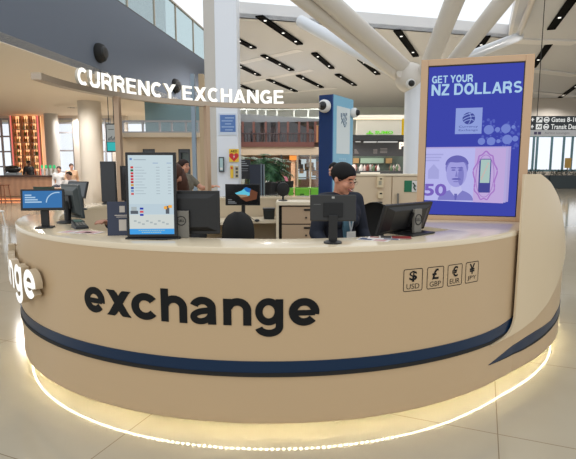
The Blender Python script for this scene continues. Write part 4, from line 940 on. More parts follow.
def person(name, label, loc, rz, H=1.65, sit=0, yaw=0, nod=0, skin=(198, 140, 112), hair=(24, 20, 20), hairstyle='short', top=(30, 36, 52), legs=(40, 42, 50),
           armL=None, armR=None, sleeve=1.0, vox=.014, lean=0, glasses=False, smile=False, headz=1.585, heady=0, shw=None, inner=None, fem=True, group=None, hvox=None, shoes=(30, 28, 28)):
    """faces local -y. arms: (elbow, wrist) in local metres at H=1.7 scale; sit: seat height or 0"""
    t = thing(name, label, 'person', loc, rz, group); s = H/1.70
    V = lambda x, y, z: Vector((x, y, z))*s
    hip = .92 if not sit else sit/s+.09
    skm = mat('skin_%d_%d_%d' % skin, skin, .5); hm = mat('hair_%d_%d_%d' % hair, hair, .6, spec=.25); tm = mat('cloth_%d_%d_%d' % top, top, .8); lm = mat('cloth_%d_%d_%d' % legs, legs, .8)
    dz = hip-.92; Lr = Matrix.Translation(V(0, 0, hip)) @ Matrix.Rotation(lean, 4, 'X') @ Matrix.Translation(-V(0, 0, hip))
    U = lambda x, y, z: Lr @ V(x, y, z+dz)
    shw = shw or (.165 if fem else .19)
    sh = {1: U(shw, .02, 1.385), -1: U(-shw, .02, 1.385)}
    arm = {}
    for k, a in ((1, armL), (-1, armR)):
        if a is None: a = ((k*(shw+.06), .05, 1.12), (k*(shw+.05), -.05, .88))
        arm[k] = (U(*a[0]), U(*a[1]))
    hipp = {k: V(k*.09, 0, hip-.02) for k in (1, -1)}
    if sit: knee = {k: V(k*.11, -.43, hip-.02) for k in (1, -1)}; ank = {k: V(k*.11, -.40, .09) for k in (1, -1)}
    else: knee = {k: V(k*.10, -.02, .50) for k in (1, -1)}; ank = {k: V(k*.10, .02, .09) for k in (1, -1)}
    neck0 = U(0, .03, 1.43); Hm = Lr @ Matrix.Translation(V(0, heady, headz+dz)) @ Matrix.Rotation(yaw, 4, 'Z') @ Matrix.Rotation(nod, 4, 'X') @ Matrix.Scale(s, 4)
    h = lambda x, y, z: Hm @ Vector((x, y, z))
    # ---- body
    b = MB()
    caps(b, U(0, 0, .97), U(0, .0, 1.12), .125*s, .115*s, 16); caps(b, U(-.05, 0, 1.0), U(.05, 0, 1.0), .12*s, .12*s, 14)
    caps(b, U(-.07, .01, 1.28), U(.07, .01, 1.28), .105*s, .105*s, 14); caps(b, U(0, 0, 1.1), U(0, .01, 1.3), .115*s, .12*s, 14)
    caps(b, sh[-1]+V(.03, 0, 0), sh[1]-V(.03, 0, 0), .058*s, .058*s); caps(b, U(0, .03, 1.34), neck0, .08*s, .055*s)
    caps(b, neck0, h(0, .02, -.04), (.047 if fem else .054)*s, (.046 if fem else .053)*s)
    for k in (1, -1):
        caps(b, sh[k], arm[k][0], .052*s, .042*s); caps(b, arm[k][0], arm[k][1], .042*s, .027*s)
        d = (arm[k][1]-arm[k][0]).normalized(); hand(b, arm[k][1], d, (0, -.2, 1) if abs(d.z) < .7 else (k, 0, 0), s, k)
        caps(b, hipp[k], knee[k], .085*s, .056*s); caps(b, knee[k], ank[k], .055*s, .036*s); caps(b, ank[k], ank[k]+V(0, -.15, -.045), .038*s, .03*s)
    HB = MB(Hm)
    HB.ball((0, .012, .028), (.076, .096, .090), 22, 14); HB.ball((0, -.028, -.038), (.060, .062, .075), 20, 12); HB.ball((0, -.058, -.092), (.026, .026, .022), 12, 8)
    HB.ball((.033, -.062, -.028), .030, 12, 8); HB.ball((-.033, -.062, -.028), .030, 12, 8); HB.ball((0, -.06, .042), (.056, .0285, .034), 14, 8)
    HB.cyl((0, -.088, .008), (0, -.106, -.03), .008, .013, 10); HB.ball((0, -.104, -.031), (.017, .014, .011), 12, 8)
    for k in (1, -1): HB.ball((k*.077, .014, -.012), (.010, .019, .031), 10, 8)
    HB.ball((0, -.082, -.058), (.024, .014, .012), 12, 8)
    o0 = len(b.v); b.v += HB.v; b.f += [tuple(i+o0 for i in f) for f in HB.f]; b.mi += HB.mi
    fuse(b, 'body', [skm], t, vox, 3)
    # ---- face
    for k in (1, -1):
        m = MB(Hm); m.ball((k*.031, -.0915 if not smile else -.0925, .004), (.0145, .0065, .006 if not smile else .0055), 12, 8); m.build('eye', mat('eye_dark', (34, 24, 22), .2), t, smooth=180)
        m = MB(Hm); m.tube([(k*.014, -.0935, .027), (k*.031, -.0915, .031), (k*.048, -.080, .025)], .0029, 6); m.build('eyebrow', hm, t, smooth=180)
    m = MB(Hm)
    if smile: m.tube([(-.031, -.088, -.050), (-.016, -.0975, -.059), (0, -.1, -.062), (.016, -.0975, -.059), (.031, -.088, -.050)], [.003, .007, .0085, .007, .003], 8)
    else: m.tube([(-.022, -.091, -.058), (0, -.097, -.057), (.022, -.091, -.058)], [.002, .0055, .002], 8)
    m.build('mouth', mat('lip', (160, 84, 80), .4), t, smooth=180)
    if smile:
        m = MB(Hm); m.tube([(-.021, -.0975, -.0535), (0, -.1055, -.0580), (.021, -.0975, -.0535)], [.002, .0045, .002], 8); m.build('teeth', mat('teeth_white', (232, 226, 216), .3), t, smooth=180)
    if glasses:
        m = MB(Hm)
        for k in (1, -1):
            m.tube([(k*.033+.0195*math.cos(a), -.104, .0+.015*math.sin(a)) for a in [2*PI*i/20 for i in range(21)]], .0013, 5)
            m.tube([(k*.055, -.102, .004), (k*.074, -.06, .006), (k*.079, .01, .002)], .0013, 5)
        m.tube([(-.011, -.104, .004), (0, -.108, .006), (.011, -.104, .004)], .0013, 5); m.build('glasses', mat('thin_metal', (150, 112, 96), .35, metal=.4), t, smooth=180)
    # ---- hair
    hb = MB(); n, mm = 32, 22; vs = []; fs = []
    c = Vector((0, .014, .034)); r = Vector((.0835, .108, .0925))
    cut = {'short': .9, 'bun': 1.0, 'pony': 1.0, 'long': 1.0, 'bald': 1.0}[hairstyle]
    for i in range(mm+1):
        ph = -PI/2+PI*i/mm
        for k in range(n):
            p = Vector((r.x*math.cos(ph)*math.cos(2*PI*k/n), r.y*math.cos(ph)*math.sin(2*PI*k/n), r.z*math.sin(ph)))
            q = c+p; lim = .060-(q.y+.085)*cut
            if q.z < lim: q = c+p*max(.80, 1-(lim-q.z)*6)
            vs.append(Hm @ q)
    for i in range(mm):
        for k in range(n): fs.append((i*n+k, i*n+(k+1) % n, (i+1)*n+(k+1) % n, (i+1)*n+k))
    if hairstyle != 'bald':
        hb.add(vs, fs)
        ho = hb.build('hair', hm, t, smooth=180)
        if hairstyle == 'bun':
            m = MB(Hm); m.ball((.0, .118, .045), (.046, .040, .046), 16, 10); m.ball((.01, .13, .06), (.03, .03, .028), 12, 8); m.build('bun', hm, t, smooth=180)
            m = MB(Hm); 
            for i in range(9):
                a = 2*PI*i/9; m.ball((.035*math.cos(a)-.018, .108+.004*math.sin(3*a), .022+.032*math.sin(a)), .012, 10, 7)
            m.build('scrunchie', mat('scrunchie_pink', (206, 160, 140), .7), t, smooth=180)
        if hairstyle == 'pony':
            m = MB(Hm); m.tube([(0, .10, .06), (0, .135, .03), (0, .14, -.05), (0, .12, -.14), (0, .11, -.20)], [.03, .036, .034, .026, .008], 12); m.build('ponytail', hm, t, smooth=180)
        if hairstyle == 'long':
            m = MB(Hm); m.tube([(0, .05, .03), (0, .085, -.05), (0, .095, -.16), (0, .085, -.27), (0, .08, -.33)], [.085, .088, .092, .085, .05], 16); m.build('long_hair', hm, t, smooth=180)
    # ---- clothes
    g = .012; b = MB()
    caps(b, U(0, 0, .97), U(0, .0, 1.12), (.125+g)*s, (.115+g)*s, 16); caps(b, U(-.05, 0, .97), U(.05, 0, .97), (.12+g)*s, (.12+g)*s, 14)
    caps(b, U(-.07, .01, 1.28), U(.07, .01, 1.28), (.105+g)*s, (.105+g)*s, 14); caps(b, U(0, 0, 1.1), U(0, .01, 1.3), (.115+g)*s, (.12+g)*s, 14)
    if fem:
        for k in (1, -1): b.ball(U(k*.07, -.085, 1.235), .058*s, 12, 8)
    caps(b, sh[-1]+V(.03, 0, 0), sh[1]-V(.03, 0, 0), (.058+g)*s, (.058+g)*s); caps(b, U(0, .035, 1.33), U(0, .035, 1.40), .085*s, .068*s)
    for k in (1, -1):
        e = sh[k].lerp(arm[k][0], min(1, sleeve*2)); caps(b, sh[k], e, (.054+g)*s, (.044+g)*s)
        if sleeve > .5: w = arm[k][0].lerp(arm[k][1], (sleeve-.5)*2*.95); caps(b, arm[k][0], w, (.044+g)*s, (.030+g)*s)
    fuse(b, 'jacket' if inner else 'shirt', [tm], t, vox, 3)
    if inner:
        m = MB(); m.loop([[U(-.012-.05*u, -.131-.035*math.sin(PI*min(1, (1-u)*1.5))*1+.055*u**3, 1.0+.40*u), U(.012+.05*u, -.131-.035*math.sin(PI*min(1, (1-u)*1.5))+.055*u**3, 1.0+.40*u), U(.012+.05*u, -.05, 1.0+.40*u), U(-.012-.05*u, -.05, 1.0+.40*u)] for u in [i/12 for i in range(13)]])
        m.build('blouse', mat('blouse_teal', inner, .8), t, smooth=60)
    b = MB()
    caps(b, V(-.05, 0, hip), V(.05, 0, hip), (.118+g)*s, (.118+g)*s, 14)
    for k in (1, -1): caps(b, hipp[k], knee[k], (.087+g)*s, (.060+g)*s); caps(b, knee[k], ank[k]+V(0, 0, .02), (.058+g)*s, (.042+g)*s)
    fuse(b, 'trousers', [lm], t, vox, 3)
    for k in (1, -1):
        m = MB(); a = ank[k]; m.ball(a+V(0, -.07, -.05), (.048*s, .135*s, .042*s), 14, 9); m.ball(a+V(0, .02, -.03), (.045*s, .055*s, .055*s), 12, 8)
        m.v = [Vector((p.x, p.y, max(p.z, .0))) for p in m.v]; m.build('shoe', mat('shoe_dark', shoes, .5), t, smooth=180)
    return t
hc = at(341, 179, 3.52)
cl = person('person', 'smiling person in a navy jacket, hair in a bun, standing behind the counter', (hc.x-.015, 3.55, 0), math.radians(22), H=1.56, yaw=math.radians(26), nod=math.radians(16), lean=math.radians(5), headz=1.565, heady=-.03, shw=.148,
            skin=(214, 150, 122), hair=(12, 10, 11), hairstyle='bun', top=(26, 32, 46), legs=(26, 28, 36), vox=.0075, glasses=True, smile=True, inner=(84, 122, 142),
            armL=((.205, -.02, 1.13), (.17, -.24, 1.0)), armR=((-.205, .0, 1.13), (-.17, -.22, 1.0)))
m = MB(); s_ = 1.575/1.7
m.tube([(.04, -.145, 1.27), (.03, -.185, 1.16), (.01, -.18, 1.06)], .006, 6); m.tube([(-.02, -.145, 1.27), (-.01, -.185, 1.16), (.01, -.18, 1.06)], .006, 6)
m.build('lanyard', mat('lanyard_pale', (170, 176, 180), .6), cl)
m = MB(); m.box(-.025, .045, -.188, -.182, .97, 1.06); m.build('badge', mat('badge_white', (214, 214, 210), .4), cl)
# seated colleague mostly hidden by the rate display
person('person', 'brown haired person in black seated behind the rate display, one hand showing', (-.88, 3.78, 0), math.radians(-20), H=1.66, sit=.70, hair=(72, 44, 32), hairstyle='long', top=(22, 22, 24), legs=(24, 24, 28), skin=(176, 124, 100), vox=.010,
       armR=((-.31, -.20, 1.19), (-.27, -.44, 1.30)), armL=((.25, -.04, 1.14), (.18, -.24, 1.02)), lean=math.radians(6))
st = thing('stool', 'black round staff stool under the seated colleague', 'stool', (-.88, 3.80, 0)); m = MB(); m.lathe([(.18, .60), (.19, .65), (.17, .675), (.001, .68)], n=24); m.build('seat', M_BLACKM, st, smooth=40); m = MB(); m.cyl((0,0,.03), (0,0,.6), .03, n=12); m.build('column', M_BLACK, st); m = MB(); m.lathe([(.2, 0), (.2, .02), (.03, .04)], n=24); m.build('foot', M_BLACK, st)
q = at(184, 168, 8.0)
person('person', 'person in an olive grey tee with a long dark ponytail reaching right, beyond the counter', (q.x, 8.0, 0), math.radians(62), H=1.63, hair=(44, 28, 24), hairstyle='pony', top=(112, 106, 92), legs=(50, 54, 66), skin=(206, 150, 124), sleeve=.30, vox=.012,
       armL=((.23, -.20, 1.20), (.20, -.46, 1.24)), armR=((-.22, .06, 1.12), (-.2, -.06, .88)))
q = at(29, 165, 23.2)
person('person', 'bartender in black behind the bar in front of the backlit bottles', (q.x, 23.2, 0), math.radians(70), H=1.78, hair=(26, 22, 20), top=(26, 28, 34), legs=(26, 26, 30), skin=(120, 84, 66), vox=.02, fem=False)
q = at(66, 178, 15); 
person('person', 'man in a white shirt seated at a table before the bar', (q.x, 15.2, 0), math.radians(-10), H=1.75, sit=.46, hair=(40, 32, 28), top=(214, 210, 208), legs=(60, 62, 72), skin=(206, 160, 138), vox=.018, fem=False,
       armL=((.26, -.06, 1.12), (.16, -.34, 1.04)), armR=((-.26, -.06, 1.12), (-.16, -.34, 1.04)))
q = at(71.5, 168, 18.5)
person('person', 'person in a pinkish beige top standing by the round white column', (q.x, 18.5, 0), math.radians(40), H=1.62, hair=(70, 50, 44), top=(214, 176, 146), legs=(90, 80, 76), skin=(214, 160, 138), vox=.02)
q = at(59, 171, 19)
person('person', 'dark haired person in a white top seated beyond the taps', (q.x, 19, 0), math.radians(10), H=1.68, sit=.66, hair=(60, 50, 50), top=(212, 210, 210), legs=(70, 70, 80), skin=(206, 156, 136), vox=.02, fem=False)
q = at(282.5, 176, 17.2)
person('person', 'grey haired person in pink seated by the restaurant plant', (q.x, 17.2, 0), math.radians(30), H=1.66, sit=.55, hair=(206, 200, 200), top=(206, 120, 140), legs=(80, 80, 90), skin=(206, 160, 140), vox=.02)
q = at(271, 180, 17.4)
person('person', 'pale haired person in a white top seated left of the one in pink', (q.x, 17.4, 0), math.radians(-20), H=1.6, sit=.46, hair=(222, 222, 224), top=(220, 220, 224), legs=(80, 80, 90), skin=(200, 150, 130), vox=.02)
# ================================================================ BAR ON THE LEFT
Yb = 21.2
bx0, bx1 = at(-40, 180, Yb).x, at(62.5, 180, Yb).x
M_BARW = wood('bar_wood', (184, 138, 110), (196, 150, 120), .4, 1.2)
br_ = thing('bar_counter', 'long reddish wooden bar counter with dark top, lit at its foot', 'bar', (bx0, Yb, 0)); W = bx1-bx0
m = MB(); m.box(0, W-.1, .1, .75, 0, 1.05); m.build('front_panel', M_BARW, br_); m = MB(); m.box(-.1, W, -.05, .85, 1.05, 1.12); m.build('bar_top', mat('dark_bar_top', (74, 52, 44), .3), br_, bevel=.01)
m = MB(); m.box(0, W-.1, .085, .1, .05, .08); m.build('foot_light', glow('amber_strip', (255, 150, 90), 2), br_); m = MB(); m.tube([(0, -.02, .2), (W-.1, -.02, .2)], .025, 10); m.build('foot_rail', M_STEEL, br_)
Ys = 25.2
sx0, sx1 = at(12.5, 140, Ys).x, at(38, 140, Ys).x; SW = sx1-sx0
bsf = thing('bottle_shelves', 'tall backlit amber bottle shelves with pink edge lights behind the bar', 'shelf', (sx0, Ys, 0)); SH = 4.1
m = MB(); m.box(0, SW, .35, .42, .9, SH); m.build('back_panel', glow('amber_backlight', (240, 172, 118), 2.0), bsf)
for x in (0, SW*.32, SW*.66, SW-.05): m = MB(); m.box(x, x+.05, .0, .35, .9, SH); m.build('upright', mat('amber_wood', (196, 130, 92), .4), bsf)
NZ = 9
for i in range(NZ): m = MB(); z = 1.05+(SH-1.1)*i/NZ; m.box(.05, SW-.05, .02, .35, z, z+.03); m.build('shelf', mat('glass_shelf', (190, 150, 120), .2), bsf)
for x in (-.05, SW): m = MB(); m.box(x, x+.05, -.02, .06, .9, SH); m.build('edge_light', glow('pink_light', (240, 120, 110), 1.1), bsf)
M_B = [mat('bottle_%d' % i, c, .12) for i, c in enumerate(((190, 120, 50), (120, 150, 70), (236, 196, 120), (206, 90, 60), (240, 228, 206), (176, 124, 60)))]
protos = []
for i in range(6):
    m = MB(); m.lathe([(.04, 0), (.042, .02), (.042, .17), (.016, .22), (.015, .29), (.018, .295), (.001, .30)], n=10); o = m.build('bottle', M_B[i], smooth=40)
    protos.append(o)
rnd = random.Random(5); used = set(); names_ = ('amber', 'green', 'straw coloured', 'red', 'clear', 'brown')
for i in range(NZ):
    for k in range(11):
        j = rnd.randrange(6); x = sx0+.12+(SW-.24)*k/10+rnd.uniform(-.02, .02)
        if min(abs(x-sx0-u-.025) for u in (SW*.32, SW*.66)) < .07: x += .1
        o = protos[j] if j not in used else protos[j].copy()
        if j in used: COL.objects.link(o)
        used.add(j); o.location = (x, Ys+.18, 1.08+(SH-1.1)*i/NZ); tag(o, 'small %s bottle on the backlit shelves behind the bar' % names_[j], 'bottle', 'bottles on the backlit bar shelves, %s' % names_[j])
# beer taps with green lights
for i, px in enumerate((43, 47, 51.2, 55.2)):
    q = at(px, 176, Yb+.4)
    t = thing('beer_tap', 'white beer tap with a green lit badge, %s of four on the bar' % ('leftmost', 'second from left', 'third from left', 'rightmost')[i], 'tap', (q.x, Yb+.4, 1.12), 0, 'beer taps on the bar')
    m = MB(); m.cyl((0, 0, 0), (0, 0, .30), .055, n=12); m.build('tower', M_WHITE, t); m = MB(); m.ball((0, -.03, .38), (.06, .03, .085), 12, 8); m.build('badge', glow('green_badge', (70, 206, 130), 1.0), t)
    m = MB(); m.tube([(0, -.05, .25), (0, -.12, .25), (0, -.13, .18)], .015, 6); m.build('spout', M_STEEL, t)
q = at(12, 175, Yb+.3); t = thing('coffee_machine', 'dark rounded espresso machine on the left of the bar', 'machine', (q.x, Yb+.4, 1.12))
m = MB(); m.box(-.3, .3, -.2, .2, .0, .12); m.build('base', M_SILVER, t, bevel=.02); m = MB(); m.ball((0, 0, .27), (.34, .24, .17), 18, 10); m.build('dome', M_BLACK, t, smooth=180); m = MB(); m.tube([(-.12, -.2, .2), (-.12, -.32, .16)], .03, 8); m.build('portafilter', M_BLACK, t)
def stool(px, py, lb, Y=19.6):
    q = atz(px, py, 0); t = thing('bar_stool', lb, 'stool', (at(px, 190, Y).x, Y, 0)); mw = wood('stool_wood', (120, 70, 44), (146, 90, 58), .4, 6)
    m = MB(); m.box(-.2, .2, -.2, .2, .74, .78); m.build('seat', mw, t, bevel=.01)
    for a in (1, -1):
        for b in (1, -1): m = MB(); m.tube([(a*.16, b*.16, .74), (a*.21, b*.21, 0)], .02, 6); m.build('leg', mw, t)
    m = MB(); m.box(-.19, .19, -.2, -.17, .28, .31); m.build('footrest', mw, t)
stool(2.5, 206, 'wooden bar stool at the left edge in front of the bar')
# lounge furniture in front of the bar
def cafe_chair(x, y, rz, lb, m1, m2, sh=.45):
    t = thing('cafe_chair', lb, 'chair', (x, y, 0), rz)
    m = MB(); m.box(-.22, .22, -.22, .22, sh-.04, sh); m.build('seat', m1, t, bevel=.015)
    m = MB(); m.loop([[(.23*math.sin(a)*.95, .23*math.cos(a)*.75+.02, sh+.05), (.26*math.sin(a), .26*math.cos(a)*.8+.02, sh+.05), (.27*math.sin(a), .28*math.cos(a)*.8+.04, sh+.36), (.24*math.sin(a)*.95, .25*math.cos(a)*.75+.04, sh+.36)] for a in [math.radians(-95+190*i/14) for i in range(15)]]); m.build('backrest', m1, t, smooth=40)
    for a in (1, -1):
        for b in (1, -1): m = MB(); m.tube([(a*.18, b*.18, sh-.04), (a*.22, b*.22, 0)], .015, 6); m.build('leg', m2, t)
    return t
M_LEGW = mat('pale_legs', (170, 140, 110), .5)
q = at(44, 187, 13.5); cafe_chair(q.x, 13.5, math.radians(200), 'dark green tub chair in front of the bar', mat('bottle_green', (50, 72, 66), .6), M_LEGW, .60)
q = at(66, 190, 15.2); cafe_chair(q.x, 15.26, math.radians(-10), 'pale chair under the man in the white shirt', mat('pale_seat', (196, 186, 172), .6), M_LEGW, .44)
q = at(3, 206, 12.5); cafe_chair(q.x, 12.0, math.radians(140), 'white wire chair at the left edge of the photo', M_WHITE, M_WHITE, .42)
q = at(55, 186, 13.9); t = thing('cafe_table', 'small brown cafe table left of the seated man', 'table', (q.x-.15, 13.9, 0)); m = MB(); m.lathe([(.36, .86), (.36, .90)], n=28); m.build('table_top', M_BARW, t); m = MB(); m.cyl((0,0,.03), (0,0,.86), .03, n=12); m.build('leg', M_BLACK, t); m = MB(); m.lathe([(.24, 0), (.24, .02), (.03, .04)], n=24); m.build('foot', M_BLACK, t)
# hanging menu screen
q = at(109.5, 138, 16.5); a = at(105.2, 123.5, 16.5); b = at(118, 152, 16.5)
hs = thing('hanging_screen', 'hanging grey and teal menu screen left of the first sign post', 'screen', (a.x, 16.5, b.z), math.radians(-8)); w = b.x-a.x; h = a.z-b.z
m = MB(); m.box(0, w, 0, .1, 0, h); m.build('housing', M_BLACK, hs); m = MB(); m.box(.04, w-.04, -.006, 0, h*.36, h-.04); m.build('screen', scr('menu_grey', (150, 152, 148)), hs); m = MB(); m.box(.04, w-.04, -.006, 0, .04, h*.34); m.build('teal_panel', scr('menu_teal', (60, 178, 178)), hs)
m = MB()
for k in range(6): m.tube([(.08+.05*k, -.009, h*.40), (.12+.05*k, -.009, h*(.50+.03*(k % 3)))], .012, 5)
m.box(.1, .3, -.009, -.006, h*.78, h*.80); m.build('drawing', scr('menu_dark', (60, 62, 62)), hs)
for x in (.1, w-.1): m = MB(); m.cyl((x, .05, h), (x, .05, ZS-b.z), .012, n=8); m.build('hanger', M_BLACK, hs)
# ================================================================ SIGNS ON THE WHITE PILLAR
def sign_on(name, lb, x0, y0, x1, y1, Y, m, d=.02, cat='sign'):
    a = at(x0, y1, Y); b = at(x1, y0, Y); t = thing(name, lb, cat, (a.x, Y, a.z)); w = b.x-a.x; h = b.z-a.z
    mm = MB(); mm.box(0, w, -d, 0, 0, h); mm.build('panel', m, t); return t, w, h, flat(-d)
t, w, h, f = sign_on('notice_board', 'blue notice with pale lines high on the white pillar', 219, 113.5, 236.5, 135, 10, mat('notice_white', (206, 216, 230), .3))
m = MB(); m.box(.03, w-.02, -.023, -.02, .06, h-.03); m.build('blue_field', mat('notice_blue', (84, 122, 186), .3), t)
m = MB()
for k in range(5): m.box(.06 if k % 2 else .13, w-.05-.03*(k % 3), -.025, -.023, h-.10-.06*k, h-.08-.06*k)
m.build('print_line', mat('notice_line', (160, 186, 222), .3), t)
t, w, h, f = sign_on('aed_sign', 'yellow AED sign with a red heart on the white pillar', 229.3, 149, 238.8, 162, 9.98, mat('sign_yellow', (236, 196, 60), .4))
m = MB(); hp = []
for k in range(40):
    a = 2*PI*k/40; hp.append((w/2+.0068*16*math.sin(a)**3*1.0*.9, h*.40+.0062*(13*math.cos(a)-5*math.cos(2*a)-2*math.cos(3*a)-math.cos(4*a))))
m.prism(hp, -.024, -.0205); hrt = m.build('heart', mat('heart_red', (206, 40, 44), .4), t)
m = MB(); text(m, 'AED', w*.15, h*.74, w*.7, h*.18, f, .02); m.build('word', M_DARK, t, recalc=False)
m = MB(); m.add([(w*.54, -.026, h*.56), (w*.42, -.026, h*.38), (w*.50, -.026, h*.38), (w*.46, -.026, h*.24), (w*.60, -.026, h*.43), (w*.52, -.026, h*.43)], [(0,1,2,5),(2,3,4,5)]); m.build('bolt', M_WHITE, t, recalc=False)
t, w, h, f = sign_on('instruction_label', 'narrow yellow label below the heart sign', 230.5, 165.5, 233.3, 178, 9.98, mat('sign_yellow', (236, 196, 60), .4)); m = MB(); m.ball((w/2, -.022, h*.8), (.02, .004, .03), 10, 6); m.build('red_dot', mat('heart_red', (206, 40, 44), .4), t)
t, w, h, f = sign_on('instruction_label', 'narrow pale and dark label beside the yellow one on the pillar', 235.3, 166, 238.5, 178, 9.98, mat('label_cream', (206, 196, 160), .4)); m = MB()
for k in range(3): m.box(w*.15, w*.85, -.023, -.02, h*(.08+.3*k), h*(.28+.3*k))
m.build('print', mat('label_dark', (70, 66, 62), .5), t)
t, w, h, f = sign_on('fire_call_box', 'small silver framed box on the left of the white pillar', 219.3, 157, 224.2, 172, 9.98, mat('box_grey', (70, 78, 84), .4), .06, 'box'); m = MB(); m.box(w*.2, w*.8, -.064, -.06, h*.1, h*.92); m.build('window', mat('box_glass', (176, 204, 206), .15), t); m = MB(); m.box(w*.25, w*.75, -.066, -.064, h*.15, h*.3); m.build('label', M_WHITE, t)
# ================================================================ RESTAURANT BEYOND THE PILLAR
Ym = 26.0
def mx(px, Y=Ym): return at(px, 166, Y).x
def mz(py, Y=Ym): return at(285, py, Y).z
x0, x1 = mx(236), mx(336)
M_BEI = mat('beige_fascia', (154, 140, 124), .5); M_MAR = mat('maroon_brown_paint', (74, 40, 34), .4); M_MARD = mat('dark_maroon_glass', (52, 42, 44), .2)
mz_t = thing('mezzanine_restaurant', 'restaurant mezzanine with beige fascia, maroon rail and dark glazed screens', 'building', (x0, Ym, 0))
def lz_(py): return mz(py)
I = Matrix.Translation((-x0, -Ym, 0))
m = MB(I); m.box(x0, x1, Ym, Ym+5, mz(155), mz(147)); m.build('fascia', M_BEI, mz_t)
m = MB(I); m.box(x0, mx(314), Ym-.1, Ym, mz(147), mz(142)); m.build('rail', M_MAR, mz_t)
m = MB(I); m.box(x0, x1, Ym+2.4, Ym+2.6, mz(147), mz(122)); m.build('back_wall', mat('dark_brown_interior', (86, 66, 62), .6), mz_t)
m = MB(I); m.hexa([Vector((x0, Ym+.2, mz(123))), Vector((x1, Ym+.2, mz(120.5))), Vector((x1, Ym+2.6, mz(120.5))), Vector((x0, Ym+2.6, mz(123))), Vector((x0, Ym+.2, mz(113))), Vector((x1, Ym+.2, mz(119.5))), Vector((x1, Ym+2.6, mz(119.5))), Vector((x0, Ym+2.6, mz(113)))]); m.build('roof_band', mat('dark_grey_roof_band', (86, 90, 94), .5), mz_t)
for px in (243, 254, 266, 279, 288, 299, 307.5, 315):
    m = MB(I); m.box(mx(px)-.06, mx(px)+.06, Ym+.02, Ym+.16, mz(142), mz(121.5)); m.build('mullion', M_MAR, mz_t)
m = MB(I); m.box(x0, mx(314), Ym+.08, Ym+.10, mz(142), mz(122)); m.build('glass_screen', glass('brown_glass', (150, 130, 128), .1), mz_t)
for a, b, c, d in ((245, 252.5, 133.5, 125), (256, 264, 132, 124.5), (268, 277.5, 137, 124), (281, 287, 134, 125), (269, 285, 124.6, 123.4)):
    m = MB(I); m.box(mx(a), mx(b), Ym+2.3, Ym+2.4, mz(c), mz(d)); m.build('bright_window', glow('far_daylight', (150, 152, 158), .9), mz_t)
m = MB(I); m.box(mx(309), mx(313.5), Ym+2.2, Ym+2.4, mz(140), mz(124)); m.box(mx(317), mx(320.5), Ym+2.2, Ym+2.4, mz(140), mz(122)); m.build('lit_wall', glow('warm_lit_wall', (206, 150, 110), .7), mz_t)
# balusters and chairs on the terrace
for i in range(26):
    m = MB(I); x = x0+.15+(mx(313)-x0-.2)*i/25; m.box(x-.02, x+.02, Ym-.06, Ym-.03, mz(142), mz(133.5)); m.build('baluster', M_MARD, mz_t)
m = MB(I); m.box(x0, mx(314), Ym-.07, Ym-.02, mz(134), mz(133)); m.build('handrail', M_MARD, mz_t)
# clerestory daylight above the restaurant
wh = struct(MB().box(mx(230, 34), mx(345, 34), 34, 34.2, at(285, 122, 34).z, at(285, 118.5, 34).z).build('wall_clerestory', mat('green_grey_wall', (150, 158, 154), .5)))
window(mx(238, 34), mx(336, 34), at(285, 118.5, 34).z, at(285, 108, 34).z, 34.05, (), [mx(p_, 34) for p_ in (247, 258, 266, 277, 294, 308, 320)], mat('pale_mullion', (170, 176, 172), .5), .12)
# shop floor under the mezzanine
shp = thing('shopfront', 'warm lit shop under the mezzanine with glass front and orange sign', 'shop', (mx(266), Ym, 0))
I2 = Matrix.Translation((-mx(266), -Ym, 0))
m = MB(I2); m.box(mx(238), mx(330), Ym+4, Ym+4.2, 0, mz(155)); m.build('back_wall', mat('brown_shop_wall', (150, 112, 90), .6), shp)
m = MB(I2); m.box(mx(289.5), mx(297), Ym+.2, Ym+.5, mz(160), mz(155.5)); m.build('orange_sign', glow('orange_sign_glow', (250, 150, 70), 1.2), shp)
m = MB(I2); m.box(mx(291), mx(295.5), Ym+.3, Ym+.6, 0, mz(160)); m.build('pier', mat('sand_pier', (190, 150, 120), .5), shp)
m = MB(I2); m.box(mx(280.5), mx(282.5), Ym-.1, Ym+.2, 0, mz(155)); m.build('post', M_BLACK, shp)
for a, b in ((298, 309), (312, 320)):
    m = MB(I2); m.box(mx(a), mx(b), Ym+3.8, Ym+3.9, mz(181), mz(158)); m.build('bright_window', glow('shop_daylight', (206, 220, 222), .9), shp)
for px in (297.5, 310.5, 322): m = MB(I2); m.box(mx(px)-.05, mx(px)+.05, Ym+.1, Ym+.2, 0, mz(155)); m.build('glass_frame', M_STEEL, shp)
m = MB(I2); m.box(mx(297.5), mx(322), Ym+.14, Ym+.16, 0, mz(155)); m.build('glass_front', M_GLASS, shp)
rnd = random.Random(11)
for i in range(14):
    px = 298+23*rnd.random(); z = .9+rnd.random()*.9; m = MB(I2); c = Vector((mx(px), Ym+1.5+rnd.random(), z)); m.box(c.x-.12, c.x+.12, c.y, c.y+.2, c.z, c.z+.28)
    m.build('goods', mat('goods_%d' % (i % 5), ((206, 206, 210), (150, 120, 80), (90, 100, 110), (190, 150, 110), (60, 60, 66))[i % 5], .5), shp)
for z in (.88, 1.3): m = MB(I2); m.box(mx(297), mx(322), Ym+1.4, Ym+2.6, z-.04, z-.0); m.build('shelf', mat('grey_shelf', (120, 120, 122), .4), shp)
for i, (px, py) in enumerate(((299, 149), (303.5, 149.3), (307, 149.6), (310.5, 150), (314, 150.3))):
    m = MB(I2); p = at(px, py, Ym+.2); m.ball(p, .10, 10, 6); m.build('lamp', glow('warm_bulb', (255, 230, 190), 2.0), shp, smooth=180)
